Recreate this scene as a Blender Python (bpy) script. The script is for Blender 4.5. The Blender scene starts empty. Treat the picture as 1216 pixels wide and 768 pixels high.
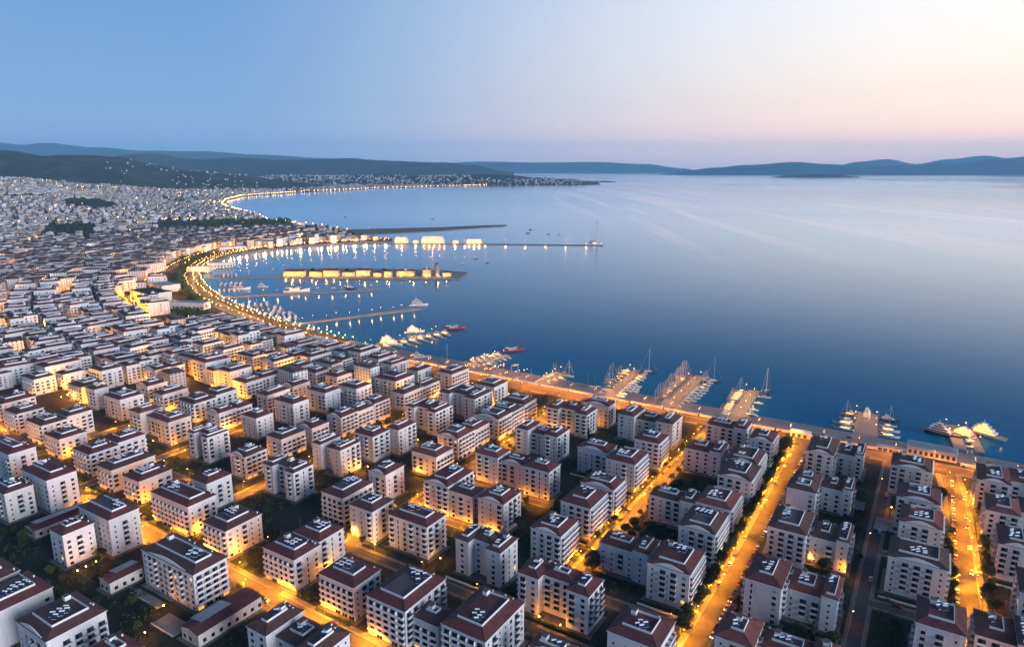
import bpy, math, random
from mathutils import Vector, Matrix
R_=math.radians
rnd=random.Random(7)
HAZE=3.1e-5; HAZE_TOP=1300.0; HAZE_GLOW=(.10,.27,.50)   # density of the air, top of its box, colour it scatters
# ------------------------------------------------------------------ camera, world, sun, exposure
scene=bpy.context.scene
col=scene.collection
H0=200.0; PITCH=R_(12.8); FPX=811.0
cam=bpy.data.cameras.new('camera'); camo=bpy.data.objects.new('camera',cam); col.objects.link(camo)
camo.location=(0,0,H0); camo.rotation_euler=(R_(90-12.8),0,0)
cam.sensor_width=36; cam.lens=24.01; cam.clip_start=1; cam.clip_end=120000
scene.camera=camo
scene.view_settings.view_transform='Standard'; scene.view_settings.look='None'
scene.view_settings.exposure=0.0; scene.view_settings.gamma=1
scene.cycles.use_denoising=True
scene.cycles.max_bounces=5; scene.cycles.diffuse_bounces=2; scene.cycles.glossy_bounces=3
scene.cycles.transmission_bounces=2; scene.cycles.volume_bounces=1
scene.cycles.sample_clamp_indirect=4; scene.cycles.caustics_reflective=False; scene.cycles.caustics_refractive=False
scene.cycles.use_light_tree=True

SUN_AZ=72.0   # glow of the sunset: degrees to the right of straight ahead
world=bpy.data.worlds.new('World'); scene.world=world; world.use_nodes=True
def build_world():
    nt=world.node_tree; N=nt.nodes; K=nt.links; N.clear()
    out=N.new('ShaderNodeOutputWorld'); add=N.new('ShaderNodeAddShader')
    bg=N.new('ShaderNodeBackground'); bg2=N.new('ShaderNodeBackground')
    sky=N.new('ShaderNodeTexSky'); sky.sky_type='NISHITA'; sky.sun_disc=False
    sky.sun_elevation=R_(1.0); sky.sun_rotation=R_(SUN_AZ)
    K.new(sky.outputs[0],bg2.inputs[0]); bg2.inputs[1].default_value=0.05
    tc=N.new('ShaderNodeTexCoord'); sep=N.new('ShaderNodeSeparateXYZ'); K.new(tc.outputs['Generated'],sep.inputs[0])
    def ramp(stops,src):
        r=N.new('ShaderNodeValToRGB'); e=r.color_ramp.elements
        while len(e)>1: e.remove(e[-1])
        e[0].position=stops[0][0]; e[0].color=(*stops[0][1],1)
        for p,c in stops[1:]:
            q=e.new(p); q.color=(*c,1)
        K.new(src,r.inputs[0]); return r.outputs[0]
    z=sep.outputs[2]
    # left (away from the glow) and right (towards it), colour by elevation (sin)
    # wanted colour at the camera for each elevation, given the air of the haze box that lies in front
    def stops(tab,top):
        o=[]
        for deg,c in tab:
            sn=max(math.sin(R_(deg)),1e-4); f=1-math.exp(-HAZE*min(32000,(HAZE_TOP-H0)/sn))
            o.append((sn if deg>0 else 0,tuple(max(.02,(ci-f*hi)/(1-f)) for ci,hi in zip(c,HAZE_GLOW))))
        return o+top
    left=ramp(stops([(0,(.18,.36,.62)),(1.2,(.18,.365,.64)),(2.5,(.178,.375,.66)),(5,(.165,.37,.67)),(8,(.155,.35,.66)),(13,(.135,.325,.64))],[(.255,(.105,.27,.57)),(.33,(.055,.18,.43)),(.45,(.035,.12,.30)),(1,(.03,.08,.20))]),z)
    right=ramp(stops([(0,(.50,.50,.63)),(1.2,(.68,.60,.66)),(2.5,(.86,.68,.66)),(5,(.97,.82,.74)),(8,(1.0,.92,.86)),(13,(.95,.96,1.0))],[(.255,(.55,.66,.86)),(.33,(.17,.36,.64)),(.45,(.06,.18,.38)),(1,(.035,.09,.20))]),z)
    # azimuth weight
    nrm=N.new('ShaderNodeVectorMath'); nrm.operation='MULTIPLY'; K.new(tc.outputs['Generated'],nrm.inputs[0]); nrm.inputs[1].default_value=(1,1,0)
    n2=N.new('ShaderNodeVectorMath'); n2.operation='NORMALIZE'; K.new(nrm.outputs[0],n2.inputs[0])
    dt=N.new('ShaderNodeVectorMath'); dt.operation='DOT_PRODUCT'; K.new(n2.outputs[0],dt.inputs[0])
    dt.inputs[1].default_value=(math.sin(R_(SUN_AZ)),math.cos(R_(SUN_AZ)),0)
    w=N.new('ShaderNodeMapRange'); w.interpolation_type='SMOOTHSTEP'; K.new(dt.outputs['Value'],w.inputs[0])
    w.inputs[1].default_value=-.12; w.inputs[2].default_value=.93
    mix=N.new('ShaderNodeMixRGB'); K.new(w.outputs[0],mix.inputs[0]); K.new(left,mix.inputs[1]); K.new(right,mix.inputs[2])
    K.new(mix.outputs[0],bg.inputs[0]); bg.inputs[1].default_value=1.0
    K.new(bg.outputs[0],add.inputs[0]); K.new(bg2.outputs[0],add.inputs[1]); K.new(add.outputs[0],out.inputs[0])
build_world()
sun=bpy.data.lights.new('sun','SUN'); sun.energy=4.1; sun.angle=R_(34); sun.color=(.88,.90,1)
suno=bpy.data.objects.new('sun',sun); col.objects.link(suno)
_az,_el=R_(126),R_(10)
suno.rotation_euler=Vector((math.sin(_az)*math.cos(_el),math.cos(_az)*math.cos(_el),math.sin(_el))).to_track_quat('Z','Y').to_euler()

# ------------------------------------------------------------------ coordinates
GA=R_(-32)            # the city grid is turned by this much
cg,sg=math.cos(R_(32)),math.sin(R_(32))
def W(s,t): return (s*cg+t*sg, -s*sg+t*cg)       # grid (along shore, towards sea) -> world
def ST(x,y): return (x*cg-y*sg, x*sg+y*cg)
def gp(px,py,z=2.2):                               # a point of the photograph's plan on the level z
    dx=(px-608)/FPX; dy=(384-py)/FPX
    y=math.cos(PITCH)+dy*math.sin(PITCH); zz=-math.sin(PITCH)+dy*math.cos(PITCH)
    k=(z-H0)/zz
    return (dx*k, y*k)
def smooth(a,b,x):
    x=min(1,max(0,(x-a)/(b-a))); return x*x*(3-2*x)
def terrain(x,y):
    return -3+124*smooth(.44,.76,-x/max(y,1))*smooth(1200,5000,y)
def base_z(x,y): return max(2.2,terrain(x,y)-.3)

# ------------------------------------------------------------------ materials
MATS={}
def mat(name,color,rough=.8,metal=0,emit=None,estr=0,noise=None,bump=None,spec=None,coat=0):
    m=bpy.data.materials.new(name); m.use_nodes=True; nt=m.node_tree; b=nt.nodes['Principled BSDF']
    b.inputs['Base Color'].default_value=(*color,1); b.inputs['Roughness'].default_value=rough; b.inputs['Metallic'].default_value=metal
    if spec is not None: b.inputs['Specular IOR Level'].default_value=spec
    if emit: b.inputs['Emission Color'].default_value=(*emit,1); b.inputs['Emission Strength'].default_value=estr
    if noise:
        sc,amt,col2=noise
        tc=nt.nodes.new('ShaderNodeTexCoord'); g=nt.nodes.new('ShaderNodeNewGeometry')
        n=nt.nodes.new('ShaderNodeTexNoise'); n.inputs['Scale'].default_value=sc; n.inputs['Detail'].default_value=6; n.inputs['Roughness'].default_value=.65
        nt.links.new(g.outputs['Position'],n.inputs['Vector'])
        mr=nt.nodes.new('ShaderNodeMapRange'); nt.links.new(n.outputs[0],mr.inputs[0]); mr.inputs[1].default_value=.35; mr.inputs[2].default_value=.68; mr.inputs[4].default_value=amt
        mx=nt.nodes.new('ShaderNodeMixRGB'); nt.links.new(mr.outputs[0],mx.inputs[0]); mx.inputs[1].default_value=(*color,1); mx.inputs[2].default_value=(*col2,1)
        nt.links.new(mx.outputs[0],b.inputs['Base Color'])
    if bump:
        g=nt.nodes.new('ShaderNodeNewGeometry'); n=nt.nodes.new('ShaderNodeTexNoise'); n.inputs['Scale'].default_value=bump[0]; n.inputs['Detail'].default_value=5
        nt.links.new(g.outputs['Position'],n.inputs['Vector']); bp=nt.nodes.new('ShaderNodeBump'); bp.inputs['Distance'].default_value=bump[1]; bp.inputs['Strength'].default_value=.8
        nt.links.new(n.outputs[0],bp.inputs['Height']); nt.links.new(bp.outputs[0],b.inputs['Normal'])
    MATS[name]=m; return m
# white render with rain streaks running down it
def wall_mat(name,c1,c2):
    m=mat(name,c1,.85); nt=m.node_tree; b=nt.nodes['Principled BSDF']; g=nt.nodes.new('ShaderNodeNewGeometry')
    mp=nt.nodes.new('ShaderNodeMapping'); mp.inputs['Scale'].default_value=(.9,.9,.10); nt.links.new(g.outputs['Position'],mp.inputs[0])
    n=nt.nodes.new('ShaderNodeTexNoise'); n.inputs['Scale'].default_value=1.0; n.inputs['Detail'].default_value=7; n.inputs['Roughness'].default_value=.7; nt.links.new(mp.outputs[0],n.inputs[0])
    n2=nt.nodes.new('ShaderNodeTexNoise'); n2.inputs['Scale'].default_value=.05; nt.links.new(g.outputs['Position'],n2.inputs[0])
    ad=nt.nodes.new('ShaderNodeMath'); ad.operation='ADD'; nt.links.new(n.outputs[0],ad.inputs[0]); nt.links.new(n2.outputs[0],ad.inputs[1])
    mr=nt.nodes.new('ShaderNodeMapRange'); nt.links.new(ad.outputs[0],mr.inputs[0]); mr.inputs[1].default_value=.85; mr.inputs[2].default_value=1.3
    mx=nt.nodes.new('ShaderNodeMixRGB'); nt.links.new(mr.outputs[0],mx.inputs[0]); mx.inputs[1].default_value=(*c1,1); mx.inputs[2].default_value=(*c2,1)
    nt.links.new(mx.outputs[0],b.inputs['Base Color']); return m
WALLS=[wall_mat('white_render',(.76,.73,.72),(.56,.53,.51)),wall_mat('cream_render',(.74,.69,.64),(.55,.50,.45)),wall_mat('grey_render',(.66,.66,.68),(.48,.48,.49))]
def tile_mat(name,c1,c2):
    m=mat(name,c1,.8); nt=m.node_tree; b=nt.nodes['Principled BSDF']; g=nt.nodes.new('ShaderNodeNewGeometry')
    n=nt.nodes.new('ShaderNodeTexNoise'); n.inputs['Scale'].default_value=.33; n.inputs['Detail'].default_value=9; n.inputs['Roughness'].default_value=.75; nt.links.new(g.outputs['Position'],n.inputs[0])
    mr=nt.nodes.new('ShaderNodeMapRange'); nt.links.new(n.outputs[0],mr.inputs[0]); mr.inputs[1].default_value=.35; mr.inputs[2].default_value=.65
    mx=nt.nodes.new('ShaderNodeMixRGB'); nt.links.new(mr.outputs[0],mx.inputs[0]); mx.inputs[1].default_value=(*c1,1); mx.inputs[2].default_value=(*c2,1)
    nt.links.new(mx.outputs[0],b.inputs['Base Color'])
    tc=nt.nodes.new('ShaderNodeTexCoord'); wv=nt.nodes.new('ShaderNodeTexWave'); wv.inputs['Scale'].default_value=1.1; wv.bands_direction='DIAGONAL'; nt.links.new(tc.outputs['Object'],wv.inputs[0])
    bp=nt.nodes.new('ShaderNodeBump'); bp.inputs['Distance'].default_value=.06; bp.inputs['Strength'].default_value=.6; nt.links.new(wv.outputs[1],bp.inputs['Height']); nt.links.new(bp.outputs[0],b.inputs['Normal'])
    return m
ROOFS=[tile_mat('brown_tile',(.13,.060,.045),(.08,.038,.032)),tile_mat('maroon_tile',(.19,.050,.043),(.075,.028,.030)),tile_mat('red_tile',(.25,.075,.055),(.15,.048,.04))]
mat('trim_white',(.78,.77,.76),.7); mat('deck_grey',(.16,.10,.10),.8,noise=(.7,1,(.09,.06,.065)))
mat('glass_dark',(.012,.015,.024),.25,spec=.35); mat('recess_dark',(.035,.035,.045),.6); mat('shutter',(.30,.29,.28),.7)
mat('lit_window',(.5,.3,.1),.5,emit=(1,.55,.18),estr=1.2)
mat('shop_lit',(.5,.3,.1),.5,emit=(1,.46,.09),estr=1.1)
mat('tank_white',(.82,.83,.85),.35); mat('solar_panel',(.025,.04,.08),.55,spec=.4); mat('rail_grey',(.55,.55,.57),.5)
mat('metal_sheet',(.36,.40,.44),.45,metal=.2,noise=(.4,1,(.26,.29,.32)))
mat('asphalt',(.075,.068,.068),.85,noise=(.25,1,(.04,.038,.04)),bump=(3,.02))
mat('paving',(.17,.15,.14),.85,noise=(.6,1,(.10,.09,.085)))
mat('apron_concrete',(.27,.255,.26),.8,noise=(.12,1,(.19,.18,.185)))
mat('kerb_stone',(.22,.21,.20),.8); mat('paint_white',(.75,.75,.72),.7)
mat('land_soil',(.010,.014,.009),.95,noise=(.05,1,(.026,.025,.022)))
mat('garden_grass',(.014,.022,.010),.95,noise=(.5,1,(.008,.013,.006)))
mat('hedge_green',(.022,.040,.014),.95,noise=(1.5,1,(.010,.022,.008)),bump=(2.5,.3))
mat('leaf_a',(.055,.085,.025),.85); mat('leaf_b',(.030,.055,.018),.85); mat('leaf_c',(.085,.10,.03),.85)
mat('bark',(.08,.055,.04),.9)
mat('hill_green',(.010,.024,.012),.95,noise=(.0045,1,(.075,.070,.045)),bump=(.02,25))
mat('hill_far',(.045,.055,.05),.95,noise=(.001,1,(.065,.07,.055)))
mat('sand',(.22,.19,.15),.9,noise=(.03,1,(.13,.12,.10)))
mat('stone_quay',(.28,.26,.25),.85,noise=(.15,1,(.18,.17,.165)))
mat('wood_deck',(.20,.13,.085),.7,noise=(1.2,1,(.13,.085,.055)))
mat('hull_white',(.70,.69,.67),.35); mat('hull_red',(.30,.035,.03),.35); mat('hull_blue',(.03,.05,.10),.3); mat('hull_wood',(.20,.075,.035),.4)
mat('canvas_blue',(.04,.07,.14),.8); mat('mast_metal',(.62,.62,.64),.35,metal=.4)
mat('cabin_lit',(.6,.4,.2),.5,emit=(1,.43,.08),estr=5)
mat('stone_gold',(.55,.44,.30),.85,noise=(.3,1,(.40,.31,.2)))
mat('tyre',(.02,.02,.02),.9)
for i,c in enumerate([(.55,.55,.57),(.04,.04,.05),(.62,.61,.59),(.22,.03,.03),(.05,.08,.18),(.25,.26,.28)]): mat('car_paint_%d'%i,c,.3,coat=1)
mat('head_light',(1,.9,.7),.4,emit=(1,.80,.5),estr=14); mat('tail_light',(.5,.02,.02),.4,emit=(1,.08,.03),estr=7)
mat('lamp_orange',(1,.6,.2),.4,emit=(1,.42,.07),estr=32)
mat('lamp_warm',(1,.7,.4),.4,emit=(1,.54,.18),estr=32)
mat('lamp_white',(1,.85,.7),.4,emit=(1,.82,.6),estr=40)
mat('post_metal',(.12,.12,.12),.5,metal=.6)

# ------------------------------------------------------------------ mesh helpers
class MB:
    def __init__(s): s.v=[];s.f=[];s.m=[];s.mats=[]
    def mi(s,m):
        m=MATS[m] if isinstance(m,str) else m
        if m not in s.mats: s.mats.append(m)
        return s.mats.index(m)
    def poly(s,pts,m):
        b=len(s.v); s.v+= [tuple(p) for p in pts]; s.f.append(tuple(range(b,b+len(pts)))); s.m.append(s.mi(m))
    def box(s,x0,x1,y0,y1,z0,z1,m,rot=0,c=(0,0),top=None):
        b=len(s.v); pts=[(x0,y0),(x1,y0),(x1,y1),(x0,y1)]
        if rot or c!=(0,0):
            ca,sa=math.cos(rot),math.sin(rot); pts=[(c[0]+x*ca-y*sa,c[1]+x*sa+y*ca) for x,y in pts]
        s.v+=[(x,y,z0) for x,y in pts]+[(x,y,z1) for x,y in pts]; k=s.mi(m); kt=s.mi(top) if top else k
        for q,mm in (((3,2,1,0),k),((4,5,6,7),kt),((0,1,5,4),k),((1,2,6,5),k),((2,3,7,6),k),((3,0,4,7),k)):
            s.f.append(tuple(b+i for i in q)); s.m.append(mm)
    def loft(s,rings,m,cap=True):           # rings: lists of equal length
        b=len(s.v); n=len(rings[0]); k=s.mi(m)
        for r in rings: s.v+=[tuple(p) for p in r]
        for i in range(len(rings)-1):
            for j in range(n):
                a=b+i*n+j; c=b+i*n+(j+1)%n
                s.f.append((a,c,c+n,a+n)); s.m.append(k)
        if cap:
            s.f.append(tuple(b+j for j in reversed(range(n)))); s.m.append(k)
            s.f.append(tuple(b+(len(rings)-1)*n+j for j in range(n))); s.m.append(k)
    def cyl(s,x,y,z0,z1,r0,r1,m,n=8):
        s.loft([[(x+r*math.cos(2*math.pi*j/n),y+r*math.sin(2*math.pi*j/n),z) for j in range(n)] for z,r in ((z0,r0),(z1,r1))],m)
    def tube(s,p,q,r,m,n=5,r2=None):
        p=Vector(p);q=Vector(q);d=(q-p).normalized(); a=d.orthogonal().normalized(); c=d.cross(a); r2=r if r2 is None else r2
        s.loft([[tuple(o+rr*(math.cos(2*math.pi*j/n)*a+math.sin(2*math.pi*j/n)*c)) for j in range(n)] for o,rr in ((p,r),(q,r2))],m)
    def ball(s,x,y,z,r,m,n=8,k=5,sz=1):
        s.loft([[(x+r*math.sin(math.pi*(i+.02)/k*.999)*math.cos(2*math.pi*j/n),y+r*math.sin(math.pi*(i+.02)/k*.999)*math.sin(2*math.pi*j/n),z-r*sz*math.cos(math.pi*i/k)) for j in range(n)] for i in range(k+1)],m)
    def prism(s,pts,z0,z1,m,side=None):
        n=len(pts); a=sum(pts[i][0]*pts[(i+1)%n][1]-pts[(i+1)%n][0]*pts[i][1] for i in range(n))
        if a<0: pts=pts[::-1]
        b=len(s.v); s.v+=[(x,y,z0) for x,y in pts]+[(x,y,z1) for x,y in pts]; k=s.mi(m); ks=s.mi(side) if side else k
        s.f.append(tuple(b+n+i for i in range(n))); s.m.append(k)
        for i in range(n):
            j=(i+1)%n; s.f.append((b+i,b+j,b+n+j,b+n+i)); s.m.append(ks)
    def mesh(s,name,smooth=False):
        me=bpy.data.meshes.new(name); me.from_pydata(s.v,[],s.f)
        for m in s.mats: me.materials.append(m)
        me.polygons.foreach_set('material_index',s.m)
        if smooth: me.polygons.foreach_set('use_smooth',[True]*len(s.f))
        me.update(); return me
    def obj(s,name,parent=None,loc=(0,0,0),rot=0,smooth=False):
        return link(name,s.mesh(name,smooth),parent,loc,rot)
def link(name,me,parent=None,loc=(0,0,0),rot=0):
    o=bpy.data.objects.new(name,me); col.objects.link(o); o.location=loc; o.rotation_euler=(0,0,rot)
    if parent: o.parent=parent
    return o
def tag(o,label=None,cat=None,group=None,kind=None):
    if label: o['label']=label
    if cat: o['category']=cat
    if group: o['group']=group
    if kind: o['kind']=kind
    return o
def empty(name,loc,rot=0):
    o=bpy.data.objects.new(name,None); col.objects.link(o); o.location=loc; o.rotation_euler=(0,0,rot); return o
def copy_tree(o,parent=None):
    c=o.copy(); col.objects.link(c)
    if parent: c.parent=parent
    for ch in KIDS.get(o.name,[]): copy_tree(ch,c)
    return c
KIDS={}
def remember(root,kids):
    KIDS[root.name]=[k if not isinstance(k,tuple) else k[0] for k in kids]
    for k in kids:
        if isinstance(k,tuple): KIDS[k[0].name]=list(k[1])
ORD1=['zeroth','first','second','third','fourth','fifth','sixth','seventh','eighth','ninth','tenth','eleventh','twelfth','thirteenth','fourteenth','fifteenth','sixteenth','seventeenth','eighteenth','nineteenth']
TENS={20:('twenty','twentieth'),30:('thirty','thirtieth'),40:('forty','fortieth'),50:('fifty','fiftieth'),60:('sixty','sixtieth'),70:('seventy','seventieth')}
def ordw(n):
    if n<20: return ORD1[n]
    t=n//10*10
    return TENS[t][1] if n==t else TENS[t][0]+'-'+ORD1[n-t]
def lamp_light(x,y,z,power,color=(1,.40,.055),r=.35,parent=None,spot=None):
    l=bpy.data.lights.new('lamp_glow','SPOT' if spot else 'POINT')
    if spot: l.spot_size=R_(spot); l.spot_blend=.6
    l.energy=power; l.color=color; l.shadow_soft_size=r
    o=bpy.data.objects.new('lamp_glow',l); col.objects.link(o); o.location=(x,y,z)
    if parent: o.parent=parent
    return o
BTXT='''
-276.7 100.5 24.7 22.8 18 block wm
-313.6 93.7 22.8 26.0 18 block wb
-340.5 104.9 20.3 13.3 18 block wb
-242.0 107.5 16.7 11.4 18 block wm
-345.8 161.6 29.8 15.8 21 tower wm
-423.0 167.3 30.7 16.4 21 tower wm
-483.8 172.9 37.7 15.5 21 tower wm
-356.0 143.8 13.1 15.2 18 block wc
-431.7 149.0 18.3 14.7 18 block wc
-452.9 205.7 20.6 37.5 16 step Bw
-418.6 201.2 16.9 28.1 15 block Bw
-389.1 201.7 17.3 20.7 15 block Bw
-330.0 195.1 35.0 17.2 18 block Bw
-293.3 192.0 19.3 21.9 16 block Bw
-346.2 217.4 14.6 16.7 18 block wm
-313.1 252.8 26.9 15.5 19 cee ww
-363.5 256.8 15.6 16.8 16 block wB
-314.1 292.2 26.2 17.9 19 cee ww
-267.1 248.2 17.0 24.2 17 block BB
-265.8 282.1 14.0 16.6 18 block wm
-239.6 242.8 16.6 16.8 19 tower wm
-204.9 245.9 26.1 15.7 19 step ww
-223.4 287.9 17.5 25.4 19 block wm
-206.6 288.4 16.2 12.4 17 block wm
-184.8 287.0 16.9 18.4 19 block wm
-260.4 323.9 20.6 18.2 15 block wB
-265.4 354.6 18.0 40.1 16 block wB
-220.9 336.4 17.0 15.3 19 block wm
-203.3 339.2 17.0 11.0 17 block wm
-183.2 335.4 17.7 14.4 19 block wm
-160.0 245.4 26.4 15.9 19 cee ww
-140.7 334.6 20.8 17.0 19 block wS
-142.6 307.8 18.0 22.2 19 block wS
-142.7 274.2 17.3 18.9 19 block wS
-143.4 372.9 19.2 22.4 19 block wS
-142.2 412.7 17.7 17.8 19 block wS
-166.4 382.5 21.2 15.3 18 block ww
-97.6 344.9 26.4 14.9 18 wing ww
-103.9 421.4 23.9 19.0 18 wing ww
-146.5 451.6 42.1 21.9 19 cee ww
-206.8 436.0 34.4 18.7 19 cee ww
-201.8 464.1 21.8 14.0 18 block ww
-205.3 387.1 33.4 17.7 19 cee ww
-260.6 398.3 22.1 55.9 17 block wB
-298.1 421.5 36.1 25.0 19 cee ww
-303.2 457.2 19.8 20.8 18 block ww
-305.6 380.6 29.7 21.1 19 cee ww
-312.0 320.4 17.5 16.6 19 tower ww
-305.5 338.9 11.4 18.9 19 tower ww
-363.8 341.1 15.0 53.6 16 block wB
-398.5 392.3 20.3 18.2 18 tower ww
-386.6 428.0 24.5 24.9 17 block ww
-387.8 459.0 12.7 19.9 18 tower ww
-361.8 410.2 14.0 48.5 15 block wB
-413.4 338.7 22.1 15.7 18 tower ww
-412.3 370.8 22.0 16.7 18 tower ww
-454.9 347.0 13.1 23.8 15 block wB
-444.0 414.1 15.1 54.3 15 block wB
-472.5 415.4 17.5 16.2 14 block wB
-500.5 417.1 15.6 20.4 14 block wB
-535.1 419.2 20.9 48.8 14 block wB
-367.5 315.9 15.6 16.3 15 block wB
-369.5 290.6 15.7 21.1 15 block wB
-501.2 378.4 19.5 25.4 14 block ww
-456.1 375.1 15.1 18.9 15 block ww
-413.9 304.6 17.1 15.3 17 tower ww
-406.6 259.5 21.5 16.9 19 cee ww
-458.3 263.7 52.0 17.6 18 cee ww
-451.6 300.0 15.5 30.4 15 block wB
-484.5 300.9 21.5 39.9 16 step Bw
-538.3 272.4 24.1 19.4 18 tower ww
-581.6 275.2 14.2 11.4 18 tower ww
-529.8 302.7 14.0 22.8 15 block Bw
-608.2 277.4 21.1 20.0 15 block Bw
-577.3 216.1 20.8 18.4 16 block Bw
-535.0 214.0 22.5 35.5 16 step Bw
-499.8 209.2 19.7 18.3 15 block Bw
-613.2 220.5 23.7 24.1 16 block Bw
-666.2 266.4 23.0 17.5 15 block Bw
-660.3 288.0 14.4 18.9 15 block Bw
-631.5 306.7 21.6 18.8 18 tower ww
-602.4 339.8 20.0 30.1 15 block ww
-598.7 376.9 28.2 17.7 18 tower ww
-653.3 362.5 15.7 20.0 15 block ww
-498.8 360.1 19.2 17.8 15 block wB
-652.0 422.5 18.3 24.8 14 block wB
-615.5 420.9 17.4 24.9 14 block wB
-567.8 420.2 25.2 30.7 14 block wB
-562.2 308.8 17.3 18.1 15 block wB
-77.9 346.1 18.9 23.3 19 block mS
-78.0 316.5 18.6 24.5 19 block mS
-76.9 387.1 19.5 25.2 19 block mS
-79.4 412.9 19.1 25.3 19 block mS
-79.2 455.5 14.6 19.3 19 block mS
-42.4 391.2 15.5 30.6 19 block bw
-25.7 409.9 16.1 17.8 17 wing ww
-39.3 339.7 18.2 26.6 19 block mw
-20.5 347.1 18.2 20.3 17 wing ww
-41.2 453.3 16.0 29.3 19 block mw
-25.5 468.4 15.1 21.1 17 wing ww
-40.7 286.9 15.4 24.0 19 block bw
-18.9 294.0 21.2 19.8 17 wing ww
-42.2 241.1 14.4 18.2 19 block mw
-14.6 247.9 27.0 15.2 17 wing ww
26.8 290.6 16.8 20.6 20 block mw
50.3 299.6 19.5 20.8 18 wing ww
21.0 341.2 24.1 21.1 19 block mS
18.4 381.5 19.1 22.4 19 block mS
17.0 412.0 20.5 21.9 19 block wS
12.2 457.5 21.4 21.8 19 block mS
51.6 461.6 16.0 26.3 19 block mw
68.6 478.4 15.0 22.8 17 wing ww
53.3 419.7 14.8 22.7 19 block mw
71.3 434.2 16.0 23.4 17 wing ww
56.2 382.1 14.1 22.3 19 block mw
63.0 339.3 15.5 22.9 19 block mw
-109.4 236.9 35.5 14.9 19 cee ww
-73.2 222.6 20.9 19.4 18 block wB
-77.8 275.6 20.0 22.7 19 block mS
-100.7 284.6 26.5 15.6 17 wing ww
-100.2 472.1 28.6 17.7 18 wing ww
-131.0 190.0 21.2 29.3 19 block Bm
-169.6 187.8 21.4 27.4 19 block Bm
-155.5 191.6 13.5 11.8 15 block Bw
-201.6 190.5 21.7 17.2 17 block Bw
-241.4 191.5 22.0 32.0 17 step Bw
-179.2 147.3 38.1 18.5 19 cee ww
-267.6 157.0 40.8 17.4 19 block wB
-100.3 198.6 15.8 9.0 18 block ww
-245.6 143.2 11.8 32.0 6 low ww
-315.0 143.6 9.0 16.2 6 low ww
-400.3 148.9 10.3 29.9 5 low ww
25.7 534.9 25.8 20.1 6 hall ww
'''
# ------------------------------------------------------------------ sea
def sea():
    m=bpy.data.materials.new('sea_water'); m.use_nodes=True; nt=m.node_tree; b=nt.nodes['Principled BSDF']
    g=nt.nodes.new('ShaderNodeNewGeometry')
    def stretched(rot,sx,sy,det,dis):
        mp=nt.nodes.new('ShaderNodeMapping'); mp.inputs['Rotation'].default_value=(0,0,R_(rot)); mp.inputs['Scale'].default_value=(sx,sy,1); nt.links.new(g.outputs['Position'],mp.inputs[0])
        n=nt.nodes.new('ShaderNodeTexNoise'); n.inputs['Scale'].default_value=1; n.inputs['Detail'].default_value=det; n.inputs['Roughness'].default_value=.5; n.inputs['Distortion'].default_value=dis; nt.links.new(mp.outputs[0],n.inputs[0]); return n.outputs[0]
    def rng(src,a,b_,c,d):
        mr=nt.nodes.new('ShaderNodeMapRange'); mr.interpolation_type='SMOOTHSTEP'; nt.links.new(src,mr.inputs[0])
        for i,v in enumerate((a,b_,c,d)): mr.inputs[i+1].default_value=v
        return mr.outputs[0]
    def mul(a,b_):
        m_=nt.nodes.new('ShaderNodeMath'); m_.operation='MULTIPLY'; nt.links.new(a,m_.inputs[0]); nt.links.new(b_,m_.inputs[1]); return m_.outputs[0]
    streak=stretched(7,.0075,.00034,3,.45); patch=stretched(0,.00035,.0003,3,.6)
    # paler streaks of reflected sky, painted into the body and gloss colours
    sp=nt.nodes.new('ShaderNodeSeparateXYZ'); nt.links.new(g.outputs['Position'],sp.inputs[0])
    sheen=mul(mul(rng(streak,.52,.58,0,1),rng(patch,.42,.60,.25,1)),mul(rng(sp.outputs[1],900,2000,0,1),rng(sp.outputs[0],-200,700,0,1)))
    fm=nt.nodes.new('ShaderNodeMixRGB'); nt.links.new(sheen,fm.inputs[0]); fm.inputs[1].default_value=(.010,.145,.285,1); fm.inputs[2].default_value=(.34,.42,.50,1)
    w=nt.nodes.new('ShaderNodeTexNoise'); w.inputs['Scale'].default_value=.35; w.inputs['Detail'].default_value=3; nt.links.new(g.outputs['Position'],w.inputs[0])
    bp=nt.nodes.new('ShaderNodeBump'); bp.inputs['Distance'].default_value=.10; nt.links.new(rng(patch,.4,.62,.06,.20),bp.inputs['Strength']); nt.links.new(w.outputs[0],bp.inputs['Height'])
    # clear water: dark blue body under a Fresnel reflection of the sky
    di=nt.nodes.new('ShaderNodeBsdfDiffuse'); gl=nt.nodes.new('ShaderNodeBsdfGlossy'); gl.inputs['Color'].default_value=(.70,.89,1,1)
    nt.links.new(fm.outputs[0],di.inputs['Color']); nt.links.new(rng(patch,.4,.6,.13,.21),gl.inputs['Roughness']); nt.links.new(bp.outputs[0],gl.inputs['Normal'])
    fr=nt.nodes.new('ShaderNodeFresnel'); fr.inputs['IOR'].default_value=1.33
    pw=rng(fr.outputs[0],.10,.74,.025,1.0)
    gm=nt.nodes.new('ShaderNodeMixRGB'); nt.links.new(sheen,gm.inputs[0]); gm.inputs[1].default_value=(.79,.90,.98,1); gm.inputs[2].default_value=(.97,.98,1,1); nt.links.new(gm.outputs[0],gl.inputs['Color'])
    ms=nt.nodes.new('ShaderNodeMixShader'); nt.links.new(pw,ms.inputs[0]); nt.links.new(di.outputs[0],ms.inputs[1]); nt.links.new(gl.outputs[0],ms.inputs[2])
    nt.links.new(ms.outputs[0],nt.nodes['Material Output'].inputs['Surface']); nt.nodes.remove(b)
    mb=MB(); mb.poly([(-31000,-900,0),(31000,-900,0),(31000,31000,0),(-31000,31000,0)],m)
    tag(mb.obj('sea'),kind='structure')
sea()

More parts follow.
